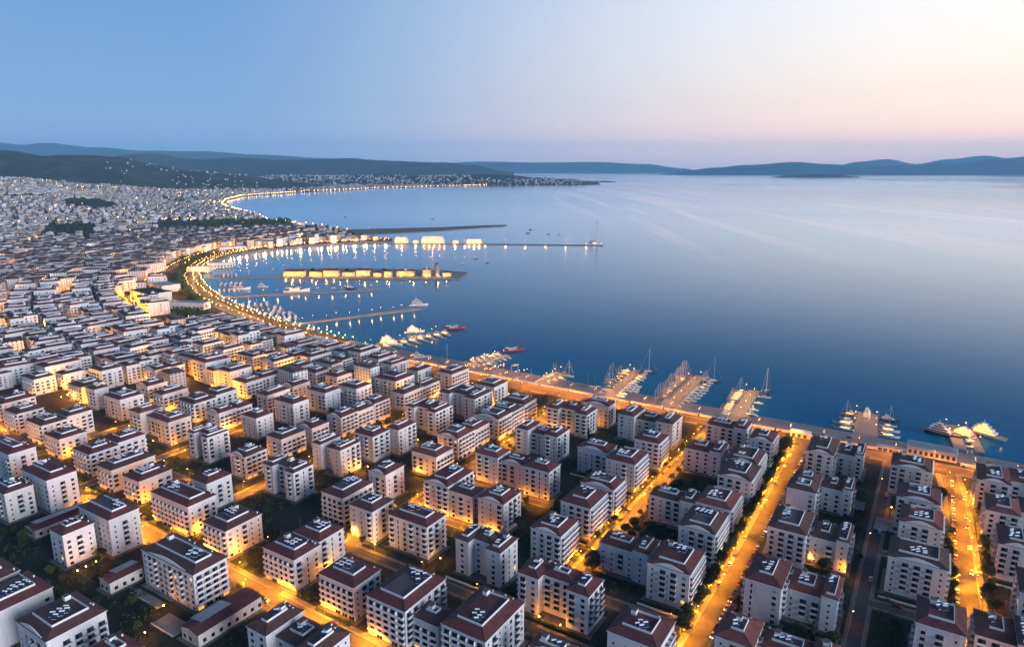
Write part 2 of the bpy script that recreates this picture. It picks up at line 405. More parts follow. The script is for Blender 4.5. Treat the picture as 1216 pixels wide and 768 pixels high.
# ------------------------------------------------------------------ land
COAST=[W(900,552),W(400,556),W(60,556),W(-300,558),W(-575,562)]+[gp(*p) for p in
 [(350,386),(322,377),(298,369),(262,353),(246,339),(240,327),(249,314),(272,304),(310,297),(360,292),(420,288),(466,286),(466,283),(425,281),(420,276),(400,272),(375,268),(340,264),(320,262),(307,255),(290,251),(272,247),(266,243),(270,238),(290,233),(350,229),(450,224),(550,221),(640,218),(690,217),(702,216)]]
COAST+= [(1500,10800),(-200,12500),(-13000,12500),(-13000,-800),(900,-800)]
mb=MB(); mb.prism(COAST,-2,2.2,'land_soil','stone_quay'); tag(mb.obj('ground'),kind='structure')
def grid_mesh(name,x0,x1,nx,y0,y1,ny,f,m,kind='structure'):
    mb=MB(); k=mb.mi(m)
    for j in range(ny+1):
        for i in range(nx+1):
            x=x0+(x1-x0)*i/nx; y=y0+(y1-y0)*j/ny; mb.v.append((x,y,f(x,y)))
    for j in range(ny):
        for i in range(nx):
            a=j*(nx+1)+i; mb.f.append((a,a+1,a+nx+2,a+nx+1)); mb.m.append(k)
    return tag(mb.obj(name,smooth=True),kind=kind)
grid_mesh('terrain',-12500,-650,110,850,9500,90,lambda x,y:terrain(x,y)-.3,'land_soil')
def fbm(x,seed,oct=4):
    v=0;a=1;fq=1
    for o in range(oct):
        v+=a*math.sin(x*fq+seed*3.1+o*1.7)*math.cos(x*fq*.53+seed+o); a*=.5; fq*=2.1
    return v
def ridge(name,crest,d,width,m,seed,rough=.06,n=160,zb=-1.0,gaps=()):
    """a hill range at distance d whose skyline passes the given heights; a real body `width` deep"""
    xs=[];zs=[]
    for px,py in crest:
        e=math.atan((384-py)/FPX)-PITCH; xs.append((px-608)/FPX*d/ math.cos(PITCH)*1.0); zs.append(H0+d*math.tan(e))
    mb=MB(); k=mb.mi(m); ny=22
    def h(x):
        if x<=xs[0]: return zs[0]
        for i in range(len(xs)-1):
            if x<=xs[i+1]:
                u=(x-xs[i])/(xs[i+1]-xs[i]); u=u*u*(3-2*u); return zs[i]*(1-u)+zs[i+1]*u
        return zs[-1]
    sp=xs[-1]-xs[0]
    for j in range(ny+1):
        v=j/ny*2-1
        for i in range(n+1):
            x=xs[0]+sp*i/n; hh=h(x)*(1+rough*.35*fbm(x/sp*60,seed)*.3)
            prof=(1-abs(v)**1.7); prof=max(0,prof)*(1+rough*1.6*fbm(x/sp*38+v*6,seed+3,3)*(1-prof))
            ws=width*(.55+.45*min(1,hh/max(zs)))
            mb.v.append((x,d+v*ws/2+fbm(x/sp*14,seed)*width*.03,max(zb,zb+(hh-zb)*prof)))
    for j in range(ny):
        for i in range(n):
            a=j*(n+1)+i; mb.f.append((a,a+1,a+n+2,a+n+1)); mb.m.append(k)
    return tag(mb.obj(name,smooth=True),kind='structure')
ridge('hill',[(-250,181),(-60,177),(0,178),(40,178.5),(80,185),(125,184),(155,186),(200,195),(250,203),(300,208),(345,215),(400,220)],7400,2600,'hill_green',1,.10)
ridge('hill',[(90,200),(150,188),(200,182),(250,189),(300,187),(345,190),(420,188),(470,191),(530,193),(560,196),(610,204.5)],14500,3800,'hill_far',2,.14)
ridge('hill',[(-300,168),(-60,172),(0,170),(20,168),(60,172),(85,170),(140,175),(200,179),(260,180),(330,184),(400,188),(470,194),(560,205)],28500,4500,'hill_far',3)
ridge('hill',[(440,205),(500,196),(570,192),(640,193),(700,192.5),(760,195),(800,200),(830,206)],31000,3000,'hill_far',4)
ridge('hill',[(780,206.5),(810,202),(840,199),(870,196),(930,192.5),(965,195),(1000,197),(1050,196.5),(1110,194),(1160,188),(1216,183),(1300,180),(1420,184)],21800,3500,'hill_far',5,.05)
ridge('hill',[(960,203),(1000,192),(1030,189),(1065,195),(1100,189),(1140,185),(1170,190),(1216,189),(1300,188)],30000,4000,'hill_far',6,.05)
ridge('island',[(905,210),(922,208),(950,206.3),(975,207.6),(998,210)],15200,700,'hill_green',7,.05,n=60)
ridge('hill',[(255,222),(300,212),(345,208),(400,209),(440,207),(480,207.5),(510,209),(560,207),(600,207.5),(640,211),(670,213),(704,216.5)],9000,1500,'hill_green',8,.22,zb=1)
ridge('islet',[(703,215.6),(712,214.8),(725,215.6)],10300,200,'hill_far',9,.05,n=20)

# ------------------------------------------------------------------ roads, pavements, aprons
def ribbon(pts,w,z,off=0):
    L=[];n=len(pts)
    for i in range(n):
        a=Vector(pts[max(0,i-1)]); b=Vector(pts[min(n-1,i+1)]); d=(b-a).normalized(); nn=Vector((-d.y,d.x))
        p=Vector(pts[i]); L.append((p+nn*(off+w/2),p+nn*(off-w/2)))
    return L
ROADS=[]   # (st points, width, label)
def road(name,pts,w,pw=2.2,world=False,z=2.2,pave=True):
    P=pts if world else [W(*p) for p in pts]
    dens=[]
    for a,b in zip(P[:-1],P[1:]):
        k=max(1,int(math.dist(a,b)/12))
        dens+=[(a[0]+(b[0]-a[0])*i/k,a[1]+(b[1]-a[1])*i/k) for i in range(k)]
    dens.append(P[-1]); ROADS.append((name,dens,w,pw))
RS1=[(-68,150),(-68,250),(-66.5,330),(-67,420),(-68,518)]
road('avenue',RS1,9,3)
road('avenue',[(33,300),(31,360),(29,418),(27,470),(22,518)],9,3)
road('street',[(-134.5,228),(-134.5,440),(-133,518)],6.5,2.2)
road('street',[(-251,184),(-251,420),(-262,518)],7,2.4)
road('avenue',[(-1000,190),(-640,216),(-560,200),(-500,190),(-440,186),(-300,184),(-120,178),(-68,172)],8.5,3)
road('street',[(-349,236),(-349,518)],6.5,2.2)
road('street',[(-446,190),(-446,518)],5.5,2)
road('street',[(-526,190),(-526,518)],6,2)
road('lane',[(-11,150),(-11,518)],5.5,1.8)
road('lane',[(-68,264),(-120,264),(-160,268)],5.5,1.8)
road('lane',[(-134,228),(-100,228),(-68,230)],5,1.8)
road('lane',[(-251,234),(-196,234),(-134,232)],5,1.8)
road('lane',[(-446,236),(-349,236)],5,1.5)
road('lane',[(-251,283.5),(-182,283.5)],4.5,1.2)
road('lane',[(-251,330.5),(-182,330.5)],4.5,1.2)
road('lane',[(-11,328),(31,328)],5.5,1.8)
road('lane',[(-11,379),(14,379)],4.5,1.5)
road('avenue',[(520,520),(-68,518),(-575,520),(-700,528)]+[ST(*gp(*p)) for p in [(302,380),(262,364),(232,352),(224,338),(232,320),(246,308),(272,299),(310,292.5),(360,288.5)]],11,3)
S6=[gp(*p) for p in [(330,286),(290,291),(250,299),(215,312),(183,329),(163,343),(155,357),(165,375),(186,392),(204,404)]]
road('street',S6,8,3,world=True)
def near_other(p,me):
    for n,d,w,pw in ROADS:
        if d is me: continue
        for a,b in zip(d[:-1],d[1:]):
            ax,ay=a;bx,by=b; dx,dy=bx-ax,by-ay; q=dx*dx+dy*dy
            u=max(0,min(1,((p[0]-ax)*dx+(p[1]-ay)*dy)/q)) if q else 0
            if math.hypot(p[0]-ax-u*dx,p[1]-ay-u*dy)<w/2+.6: return True
    return False
zi=0
for name,d,w,pw in ROADS:
    zi+=1
    mb=MB(); 
    L=ribbon(d,w,0)
    z=2.2+.012+.0007*zi
    for (a,b),(c,e) in zip(L[:-1],L[1:]): mb.poly([(a.x,a.y,z),(b.x,b.y,z),(e.x,e.y,z),(c.x,c.y,z)],'asphalt')
    # painted centre line / edge dashes
    if False:
        for i in range(0,len(d)-1):
            a,b=Vector(d[i]),Vector(d[i+1]); u=(b-a); 
            for q in (0,.5):
                p0=a+u*q; p1=a+u*(q+.22); nn=Vector((-u.y,u.x)).normalized()*.09
                mb.poly([(p0.x+nn.x,p0.y+nn.y,z+.004),(p0.x-nn.x,p0.y-nn.y,z+.004),(p1.x-nn.x,p1.y-nn.y,z+.004),(p1.x+nn.x,p1.y+nn.y,z+.004)],'paint_white')
    tag(mb.obj('road'),kind='structure')
    mb=MB(); zp=2.2+.004
    L=ribbon(d,w+2*pw,0); zp+=.0004*zi
    for (a,b),(c,e) in zip(L[:-1],L[1:]): mb.poly([(a.x,a.y,zp),(b.x,b.y,zp),(e.x,e.y,zp),(c.x,c.y,zp)],'paving')
    for sgn in (1,-1):
        L=ribbon(d,.35,0,sgn*(w/2+.18))
        for (a,b),(c,e) in zip(L[:-1],L[1:]):
            k=3
            for q in range(k):
                a1=a.lerp(c,q/k);a2=a.lerp(c,(q+1)/k);b1=b.lerp(e,q/k);b2=b.lerp(e,(q+1)/k); mid=(a1+b2)/2
                if near_other((mid.x,mid.y),d): continue
                s0=len(mb.v); mb.prism([(a1.x,a1.y),(b1.x,b1.y),(b2.x,b2.y),(a2.x,a2.y)],2.2,2.33,'kerb_stone')
    tag(mb.obj('pavement'),kind='structure')
# quay apron and retaining wall between it and the coast road
mb=MB()
ap=[(500,534),(500,555.6),(60,555.6),(-300,557.6),(-575,561.6),(-575,536),(-300,534)]
mb.poly([(*W(*p),2.23) for p in ap[::-1]],'apron_concrete')
tag(mb.obj('quay_apron'),kind='structure')
mb=MB()
for s in range(-570,480,30):
    if -15<s+15<45: continue
    x,y=W(s,529.5); mb.box(0,28.6,-.3,.3,2.2,3.9,WALLS[1],GA,(x,y)); mb.box(0,28.6,-.5,.5,3.9,4.05,'trim_white',GA,(x,y))
tag(mb.obj('quay_wall'),'long low cream wall between the orange coast road and the grey quay','wall')
# small planters strip
mb=MB(); 
for s in range(-560,470,46):
    x,y=W(s,510); mb.box(0,30,-2.2,2.2,2.2,2.75,'garden_grass',GA,(x,y))
tag(mb.obj('verge_grass'),kind='stuff')
# plaza inside the curve of the bay and promenade ring
pl=[gp(*p) for p in [(206,350),(236,350),(228,340),(232,327),(243,319),(226,322),(213,335)]]
mb=MB(); mb.poly([(x,y,2.26) for x,y in (pl if sum(pl[i][0]*pl[(i+1)%7][1]-pl[(i+1)%7][0]*pl[i][1] for i in range(7))>0 else pl[::-1])],'asphalt')
tag(mb.obj('plaza'),kind='structure')
# ------------------------------------------------------------------ apartment buildings
def merge(mb,src,x,y,z,a):
    b=len(mb.v); ca,sa=math.cos(a),math.sin(a)
    mb.v+=[(x+p[0]*ca-p[1]*sa,y+p[0]*sa+p[1]*ca,z+p[2]) for p in src.v]
    mb.f+=[tuple(b+i for i in f) for f in src.f]; km=[mb.mi(m) for m in src.mats]; mb.m+=[km[i] for i in src.m]
def win_mb(kind):
    m=MB()
    if kind=='small':
        m.box(-.45,.45,-.05,.03,-.5,.6,'shutter'); m.box(-.38,.38,-.08,-.045,-.43,.53,'glass_dark'); return m
    if kind=='lit': g='lit_window'
    elif kind=='shut': g='shutter'
    else: g='glass_dark'
    if kind=='tall':
        m.box(-.5,.5,-.07,.03,-1.05,1.05,'trim_white'); m.box(-.40,.40,-.10,-.06,-.95,.95,g)
    else:
        m.box(-.86,.86,-.05,.03,-.80,.80,'shutter'); m.box(-.80,-.02,-.08,-.045,-.74,.74,g); m.box(.02,.80,-.08,-.045,-.74,.74,g)
    m.box(-.85,.85,-.20,0,-.86,-.76,'trim_white') if kind!='tall' else None
    return m
def balc_mb(w,deep=1.25,kind=''):
    m=MB(); h=w/2
    m.box(-h,h,-deep,.02,-1.30,-1.12,'trim_white')
    if kind=='rail':
        m.box(-h,h,-deep,-deep+.06,-1.12,-.22,'rail_grey'); m.box(-h,-h+.06,-deep+.07,-.01,-1.12,-.22,'rail_grey'); m.box(h-.06,h,-deep+.07,-.01,-1.12,-.22,'rail_grey')
    else:
        m.box(-h,h,-deep,-deep+.14,-1.12,-.15,'trim_white'); m.box(-h,-h+.14,-deep+.15,-.01,-1.12,-.15,'trim_white'); m.box(h-.14,h,-deep+.15,-.01,-1.12,-.15,'trim_white')
    n=max(1,int(w/3.4)); st_=w/n
    for i in range(n):
        c=-h+st_*(i+.5); dw=min(1.15,st_*.36)
        m.box(c-dw*1.15,c+dw*1.15,-.09,.03,-1.11,1.1,'recess_dark'); m.box(c-dw+.15,c-.04,-.13,-.095,-1.0,.9,'glass_dark')
        if i and kind!='rail': m.box(c-st_/2-.06,c-st_/2+.06,-deep+.15,-.01,-1.11,1.2,'trim_white')
    if kind=='roofed': m.box(-h,h,-deep,.02,1.2,1.3,'trim_white')
    return m
_C={}
def part_mesh(key,fn):
    if key not in _C:
        mb=fn(); _C[key]=(mb,mb.mesh(key[0]))
    return _C[key]
FH=2.95
def heater_mb(v):
    m=MB(); 
    # tilted collector on a frame
    t=.75+.1*v; w=1.0
    m.loft([[(-w,-.7,.25),(w,-.7,.25),(w,-.62,.19),(-w,-.62,.19)],[(-w,.7,.25+t),(w,.7,.25+t),(w,.78,.19+t),(-w,.78,.19+t)]],'solar_panel')
    m.box(-w,-w+.08,.6,.7,0,.25+t,'rail_grey'); m.box(w-.08,w,.6,.7,0,.25+t,'rail_grey'); m.box(-w,w,-.72,-.64,0,.2,'tank_white')
    return m
def tank_mb():
    m=MB(); n=10; r=.34
    m.loft([[(x,.98+r*math.cos(2*math.pi*j/n),1.35+r*math.sin(2*math.pi*j/n)) for j in range(n)] for x in (-.95,.95)],'tank_white'); return m
def roof_block(mb,par,x0,x1,y0,y1,h,rm,wave,rs):
    """low truncated hip roof of tiles round a sunk deck with white kerb walls; returns deck rectangle"""
    o=.45
    X0,X1,Y0,Y1=x0-o,x1+o,y0-o,y1+o
    wx,wy=X1-X0,Y1-Y0; r=min(rs.uniform(4.2,5.4),wy/2-1.7,wx/2-1.7); rise=.36*r
    z=h+.28
    k=rm
    a=[(X0,Y0,z),(X1,Y0,z),(X1,Y1,z),(X0,Y1,z)]; b=[(X0+r,Y0+r,z+rise),(X1-r,Y0+r,z+rise),(X1-r,Y1-r,z+rise),(X0+r,Y1-r,z+rise)]
    for i in range(4):
        j=(i+1)%4; mb.poly([a[i],a[j],b[j],b[i]],k)
    mb.poly(b,k)
    if wx-2*r>4 and wy-2*r>3 and rs.random()<.22: mb.box(X0+r+.5,X1-r-.5,Y0+r+.5,Y1-r-.5,z+rise-.2,z+rise+.02,'deck_grey')
    # ridge caps on the hips
    for i in range(4): mb.tube((a[i][0],a[i][1],a[i][2]+.02),(b[i][0],b[i][1],b[i][2]+.02),.12,k,4)
    # eave slab
    par.box(X0,X1,Y0,Y1,h-.02,h+.27,'trim_white')
    zz=z+rise
    ix0,ix1,iy0,iy1=X0+r,X1-r,Y0+r,Y1-r
    t=.22
    hgt=.95
    # kerb walls round the deck (open towards one side)
    if ix1-ix0>2 and iy1-iy0>1.5:
        par.box(ix0,ix1,iy0-.05,iy0+t-.05,zz-.3,zz+hgt,'trim_white')
        if rs.random()<.6: par.box(ix0,ix1,iy1-t,iy1,zz-.3,zz+hgt,'trim_white')
        par.box(ix1-t+.02,ix1+.02,iy0+t-.03,iy1-t-.03,zz-.3,zz+hgt*1.0,'trim_white')
    if wave:
        # white curved gable wall standing over the front eave
        c=(x0+x1)/2; w2=(x1-x0)*.36; n=12; yb=y0-.1
        pts=[(c-w2+2*w2*i/n, z+.25+1.9*math.sin(math.pi*i/n)**1.3) for i in range(n+1)]
        for (xa,za),(xb,zb_) in zip(pts[:-1],pts[1:]):
            par.loft([[(xa,yb,h+.2),(xb,yb,h+.2),(xb,yb+.3,h+.2),(xa,yb+.3,h+.2)],[(xa,yb,za),(xb,yb,zb_),(xb,yb+.3,zb_),(xa,yb+.3,za)]],'trim_white')
    return ix0,ix1,iy0,iy1,zz
def make_building(L,D,h,shape,style,near,rs,wm=None,rm=None):
    """returns (wall mb, roof mb, parapet mb, [(key,fn,x,y,z,ang,name)])"""
    wm=wm or WALLS[rs.choice([0,0,0,1,2])]; rm=rm or ROOFS[rs.choice([1,1,1,0,0,2])]
    wall=MB(); roof=MB(); par=MB(); items=[]
    hx,hy=L/2,D/2
    bl=[]    # x0,x1,y0,y1,h, faces to dress: set of 'f','r','l','k'
    if shape=='cee' and L>17:
        a=L*.30; rec=min(4.5,D*.35)
        bl=[(-hx,-hx+a,-hy,hy,h,'flk'),(-hx+a,hx-a,-hy+rec,hy,h-rs.choice([0,.01,2.9]),'fk'),(hx-a,hx,-hy,hy,h,'frk')]
    elif shape=='step' and D>17:
        d=D*.5; sh=min(3.5,L*.2)
        bl=[(-hx,hx,-hy,-hy+d,h,'flr'),(-hx+sh,hx+0.004,-hy+d,hy,h+1.6,'lrk')]
    elif shape=='wing' and L>14:
        a=L*.3
        bl=[(-hx,hx-a,-hy+1.8,hy,h-2.2,'flk'),(hx-a,hx,-hy,hy,h,'frk')]
    elif D>30:
        n=int(round(D/20)); d=D/n; bl=[(-hx+(.8 if i%2 else 0),hx-(0.9 if i%2 else 0),-hy+d*i,-hy+d*(i+1),h-(1.2 if i%2 else 0),('f' if i==0 else '')+'lr'+('k' if i==n-1 else '')) for i in range(n)]
    else: bl=[(-hx,hx,-hy,hy,h,'flrk')]
    fr,si=style[0],style[1]
    seedk=rs.randint(0,9); colk=[rs.choice(['w','w','s','d','d','s']) for _ in range(5)]; hang=R_(rs.choice([28,32,36])+rs.uniform(-3,3))
    for bi,(x0,x1,y0,y1,hh,fc) in enumerate(bl):
        wall.box(x0,x1,y0,y1,-1.5,hh,wm)
        wall.box(x0-.06,x1+.06,y0-.06,y1+.06,-.5,.55,'paving') if near else None
        nf=max(1,int((hh-.4)/FH))
        dk=roof_block(roof,par,x0,x1,y0,y1,hh,rm,(shape=='block' and fr in 'mcw' and rs.random()<.55 and near),rs)
        for f in fc:
            if f=='f': p0,dr,ln,ang=(x0,y0),(1,0),x1-x0,0; pat=fr
            elif f=='r': p0,dr,ln,ang=(x1,y0),(0,1),y1-y0,math.pi/2; pat=si
            elif f=='k': p0,dr,ln,ang=(x1,y1),(-1,0),x1-x0,math.pi; pat='w'
            else: p0,dr,ln,ang=(x0,y1),(0,-1),y1-y0,-math.pi/2; pat='w' if si!='S' else 'b'
            vis=f in 'fr' or (f=='l')
            if pat=='c': pat='B' if f=='f' else 'w'
            if bi==1 and shape in('cee',): pat='w'
            def at(u,fl,dz=0): return p0[0]+dr[0]*u,p0[1]+dr[1]*u,FH*fl+1.65+dz
            def put(key,fn,u,fl,name,dz=0):
                x,y,z=at(u,fl,dz); items.append((key,fn,x,y,z,ang,name,vis))
            if pat in 'BS' and ln>6:
                w=round(ln-1.2,1); kd='' if pat=='B' else 'roofed'
                for fl in range(1,nf): put(('balcony',w,kd),lambda w=w,kd=kd:balc_mb(w,1.3,kd),ln/2,fl,'balcony')
                n=max(1,int(ln/4.2))
                for i in range(n):
                    kk='s' if rs.random()<.6 else 'n'; put(('shop_front',kk),lambda kk=kk:shop_mb(kk),ln*(i+.5)/n,0,'shop_front')
            else:
                if pat=='b':
                    us=[(ln-2.6,'w')] + ([(3.0,'t')] if ln>14 and rs.random()<.4 else [])
                else:
                    n=max(1,int((ln-1.6)/3.9)); us=[]
                    for i in range(n):
                        u=ln*(i+.5)/n; k='w'
                        if pat=='m' and n>=3 and i in (1,n-2): k='d'
                        if pat=='w' and n>=4 and i in(n//2,1 if n>5 else n//2): k='d' if rs.random()<.75 else 't'
                        elif pat=='w' and n==3 and i==1 and rs.random()<.8: k='d' if rs.random()<.6 else 't'
                        if k=='w' and pat in 'wm': k=colk[i%len(colk)]
                        us.append((u,k))
                for u,k in us:
                    u=min(max(u,1.9 if k=='d' else 1.1),ln-(1.9 if k=='d' else 1.1))
                    for fl in range(0 if k!='d' else 1,nf):
                        if k=='w':
                            q=rs.random(); kd='lit' if q<.022 else ('shut' if q<.22 else 'w'); put(('window',kd),lambda kd=kd:win_mb(kd),u,fl,'window')
                        elif k=='s': put(('window','small'),lambda:win_mb('small'),u,fl,'window')
                        elif k=='t': put(('window','tall'),lambda:win_mb('tall'),u,fl,'window')
                        else:
                            kd='rail' if pat=='m' or (seedk%2) else ''; put(('balcony',3.2,kd),lambda kd=kd:balc_mb(3.2,1.3,kd),u,fl,'balcony')
        # heaters on the deck
        ix0,ix1,iy0,iy1,zz=dk
        nx=max(1,int((ix1-ix0-.8)/2.3)); ny=max(1,int((iy1-iy0-.4)/2.3))
        cells=[(i,j) for i in range(nx) for j in range(ny)]; ca,cb=rs.uniform(0,nx),rs.uniform(0,ny); cells.sort(key=lambda c:math.hypot(c[0]-ca,c[1]-cb)+rs.uniform(0,1.2))
        for i,j in cells[:min(rs.randint(4,8),max(2,int(len(cells)*.6)))]:
            v=rs.randint(0,1)
            items.append((('solar_heater',v),lambda v=v:heater_mb(v),ix0+1.5+2.3*i+rs.uniform(-.5,.3),iy0+1.3+2.3*j+rs.uniform(-.35,.35),zz,hang+R_(rs.uniform(-12,12)),'solar_heater',True))
        if rs.random()<.6 and ix1-ix0>3:
            par.box(ix0+.4,ix0+2.6,iy1-2.8,iy1-.4,zz,zz+2.0,'trim_white'); par.box(ix0+.3,ix0+2.7,iy1-2.9,iy1-.3,zz+2.0,zz+2.15,'deck_grey')
        for q in range(rs.randint(1,3)):     # chimneys on the tiles
            cx=rs.uniform(x0+1,x1-1); cy=y1-rs.uniform(1.0,2.0); par.box(cx-.35,cx+.35,cy-.3,cy+.3,hh+.2,hh+1.9,'trim_white'); par.box(cx-.42,cx+.42,cy-.37,cy+.37,hh+1.9,hh+2.02,'deck_grey')
    return wall,roof,par,items
def shop_mb(kk='s'):
    m=MB(); m.box(-1.5,1.5,-.08,.03,-1.3,1.0,'recess_dark'); m.box(-1.4,1.4,-.12,-.085,-1.15,.85,'shop_lit' if kk=='s' else 'glass_dark'); m.box(-.04,.04,-.15,-.125,-1.15,.85,'rail_grey'); m.box(-1.6,1.6,-.75,.02,1.02,1.12,'trim_white'); return m
NB=[]   # records for labels
def place_building(x,y,z,rot,L,D,h,shape,style,seed,near):
    rs=random.Random(seed)
    wall,roof,par,items=make_building(L,D,h,shape,style,near,rs)
    root=empty('apartment_building',(x,y,z),rot)
    hm=MB(); d=math.hypot(x,y)
    split=near and d<470
    hidden=MB(); nwin=0
    for key,fn,ix,iy,iz,a,name,vis in items:
        src,me=part_mesh(key,fn)
        if name=='solar_heater':
            if near and d<430:
                o=link('solar_heater',me,root,(ix,iy,iz),a)
                if d<360:
                    tk=part_mesh(('tank',),tank_mb)[1]; link('tank',tk,o)
                else:
                    merge(par,part_mesh(('tank',),tank_mb)[0],ix,iy,iz,a)
            else:
                merge(hm,src,ix,iy,iz,a); merge(hm,part_mesh(('tank',),tank_mb)[0],ix,iy,iz,a)
        elif split and vis and (name=='balcony' or nwin<96):
            link(name,me,root,(ix,iy,iz),a)
            if name!='balcony': nwin+=1
        else: merge(wall,src,ix,iy,iz,a)
    kids=[wall.obj('wall',root),roof.obj('roof',root),par.obj('roof_parapet',root)]
    if hm.v: kids.append(hm.obj('heater_bank',root))
    return root,kids
BT=[l.split() for l in BTXT.strip().splitlines()]
FOOT=[]
bno=0
for r in BT:
    s,t,L,D,h=map(float,r[:5]); sh,sty=r[5],r[6]; bno+=1
    cs,ct=s-L/2,t+D/2; FOOT.append((cs,ct,L,D))
    x,y=W(cs,ct)
    if sh in('low','hall'): continue
    root,k=place_building(x,y,2.2,GA,L,D,h,sh,sty,bno,True)
    NB.append((root,cs,ct,L,D,h,sh,sty))
# low buildings
def low_building(s,t,L,D,h,lab,metal,lit=False):
    x,y=W(s-L/2,t+D/2); root=empty('annex_building',(x,y,2.2),GA); tag(root,lab,'building')
    w=MB(); w.box(-L/2,L/2,-D/2,D/2,-1,h,WALLS[1]); 
    for i in range(int(D/4)): 
        for sx in(-1,1): w.box(sx*L/2-.05,sx*L/2+.05,-D/2+2+4*i,-D/2+3.6+4*i,1.2,3.0,'glass_dark')
    for i in range(max(1,int(L/4))): w.box(-L/2+1.2+4*i,-L/2+2.8+4*i,-D/2-.05,-D/2+.05,1.2,3.0,'glass_dark')
    w.obj('wall',root)
    r=MB(); o=.5; rg=1.3
    a=[(-L/2-o,-D/2-o,h),(L/2+o,-D/2-o,h),(L/2+o,D/2+o,h),(-L/2-o,D/2+o,h)]
    r.poly([a[0],(0,-D/2-o,h+rg),(0,D/2+o,h+rg),a[3]],ROOFS[1]); r.poly([(0,-D/2-o,h+rg),a[1],a[2],(0,D/2+o,h+rg)],ROOFS[1])
    r.poly([a[0],a[1],(0,-D/2-o,h+rg)],WALLS[1]); r.poly([a[2],a[3],(0,D/2+o,h+rg)],WALLS[1]); r.obj('roof',root)
    m=MB(); k0,k1=metal
    m.loft([[(-L/2-.8,-D/2+D*k0,h+.45),(L*.12,-D/2+D*k0,h+rg+.35),(L*.12,-D/2+D*k0,h+rg+.5),(-L/2-.8,-D/2+D*k0,h+.6)],[(-L/2-.8,-D/2+D*k1,h+.45),(L*.12,-D/2+D*k1,h+rg+.35),(L*.12,-D/2+D*k1,h+rg+.5),(-L/2-.8,-D/2+D*k1,h+.6)]],'metal_sheet')
    m.obj('canopy_roof',root)
LOWT=[l for l in BT if l[5]=='low']
labs=['long low building with maroon roof and grey metal sheets beside the orange junction','low maroon-roofed shed with grey metal roof sheet behind the white towers','long low shed with grey metal roof between two white towers at left']
for r,lb,kk in zip(LOWT,labs,[(.15,.62),(.3,1.0),(.1,.98)]):
    s,t,L,D,h=map(float,r[:5]); low_building(s,t,L,D,h,lb,kk)
# long quay hall with grey roof and arched windows
r=[l for l in BT if l[5]=='hall'][0]; s,t,L,D,h=map(float,r[:5]); x,y=W(s-L/2,t+D/2-6)
root=empty('quay_hall',(x,y,2.2),GA); tag(root,'long cream hall with flat grey roof and row of arched windows on the quay','building')
w=MB(); L=30; D=13; w.box(-L/2,L/2,-D/2,D/2,-1,h,WALLS[1]); w.box(-L/2-.3,L/2+.3,-D/2-.3,D/2+.3,h,h+.35,'trim_white'); w.obj('wall',root)
w=MB(); w.box(-L/2+.2,L/2-.2,-D/2+.2,D/2-.2,h+.35,h+.55,'metal_sheet')
for i in range(8):
    for j in range(3): w.box(-L/2+1.5+3.4*i,-L/2+3.9+3.4*i,-D/2+1.5+3.6*j,-D/2+3.6+3.6*j,h+.55,h+1.0,'metal_sheet')
w.obj('roof',root)
def arch_mb():
    m=MB(); n=8; pts=[(-.9,-1.6),(.9,-1.6)]+[(.9*math.cos(math.pi*i/n),.4+.9*math.sin(math.pi*i/n)) for i in range(n+1)]
    m.loft([[(p[0],.05,p[1]) for p in pts][::-1],[(p[0],-.08,p[1]) for p in pts][::-1]],'recess_dark'); return m
am=arch_mb().mesh('window')
for i in range(9): link('window',am,root,(-L/2+1.9+3.27*i,-D/2,3.0))
# row of low shelters west of the hall and the two kiosks by the quay wall
w=MB(); x,y=W(-12,531)
root=empty('quay_pavilion',(x,y,2.2),GA); tag(root,'low cream pavilion with dark openings beside the long grey-roofed hall','building')
w=MB(); w.box(-9,9,-2.5,2.5,0,3.4,WALLS[1]); w.box(-9.4,9.4,-2.9,2.9,3.4,3.7,'metal_sheet')
for i in range(5): w.box(-8+3.4*i,-5.6+3.4*i,-2.62,-2.45,.3,2.6,'recess_dark')
w.obj('wall',root)
x,y=W(-72,527); root=empty('quay_kiosk',(x,y,2.2),GA); tag(root,'square beige kiosk at the top end of the wide orange avenue','building')
w=MB(); w.box(-7,7,-3,3,0,4.2,WALLS[1]); w.box(-7.3,7.3,-3.3,3.3,4.2,4.5,'trim_white')
for i in range(3): w.box(-5.6+4*i,-3.4+4*i,-3.1,-2.9,.2,2.8,'recess_dark')
w.obj('wall',root)
# market hall with many white roof ribs by the middle quay
x,y=gp(378,411); root=empty('market_hall',(x,y,2.2),GA); tag(root,'arcaded market hall with ribbed grey roof glowing orange by the promenade','building')
w=MB(); w.box(-17,17,-11,11,0,7,WALLS[1])
for i in range(8): w.box(-15.4+4.1*i,-13+4.1*i,-11.15,-10.9,.2,5,'shop_lit')
for i in range(5): w.box(16.9,17.15,-9.5+4.1*i,-7+4.1*i,.2,5,'shop_lit')
w.obj('wall',root); w=MB(); w.box(-17.5,17.5,-11.5,11.5,7,7.4,'trim_white')
for i in range(11):
    for j in range(6): w.cyl(-15.5+3.1*i,-9.3+3.7*j,7.4,9.0,1.1,.25,'metal_sheet',6)
w.obj('roof',root)
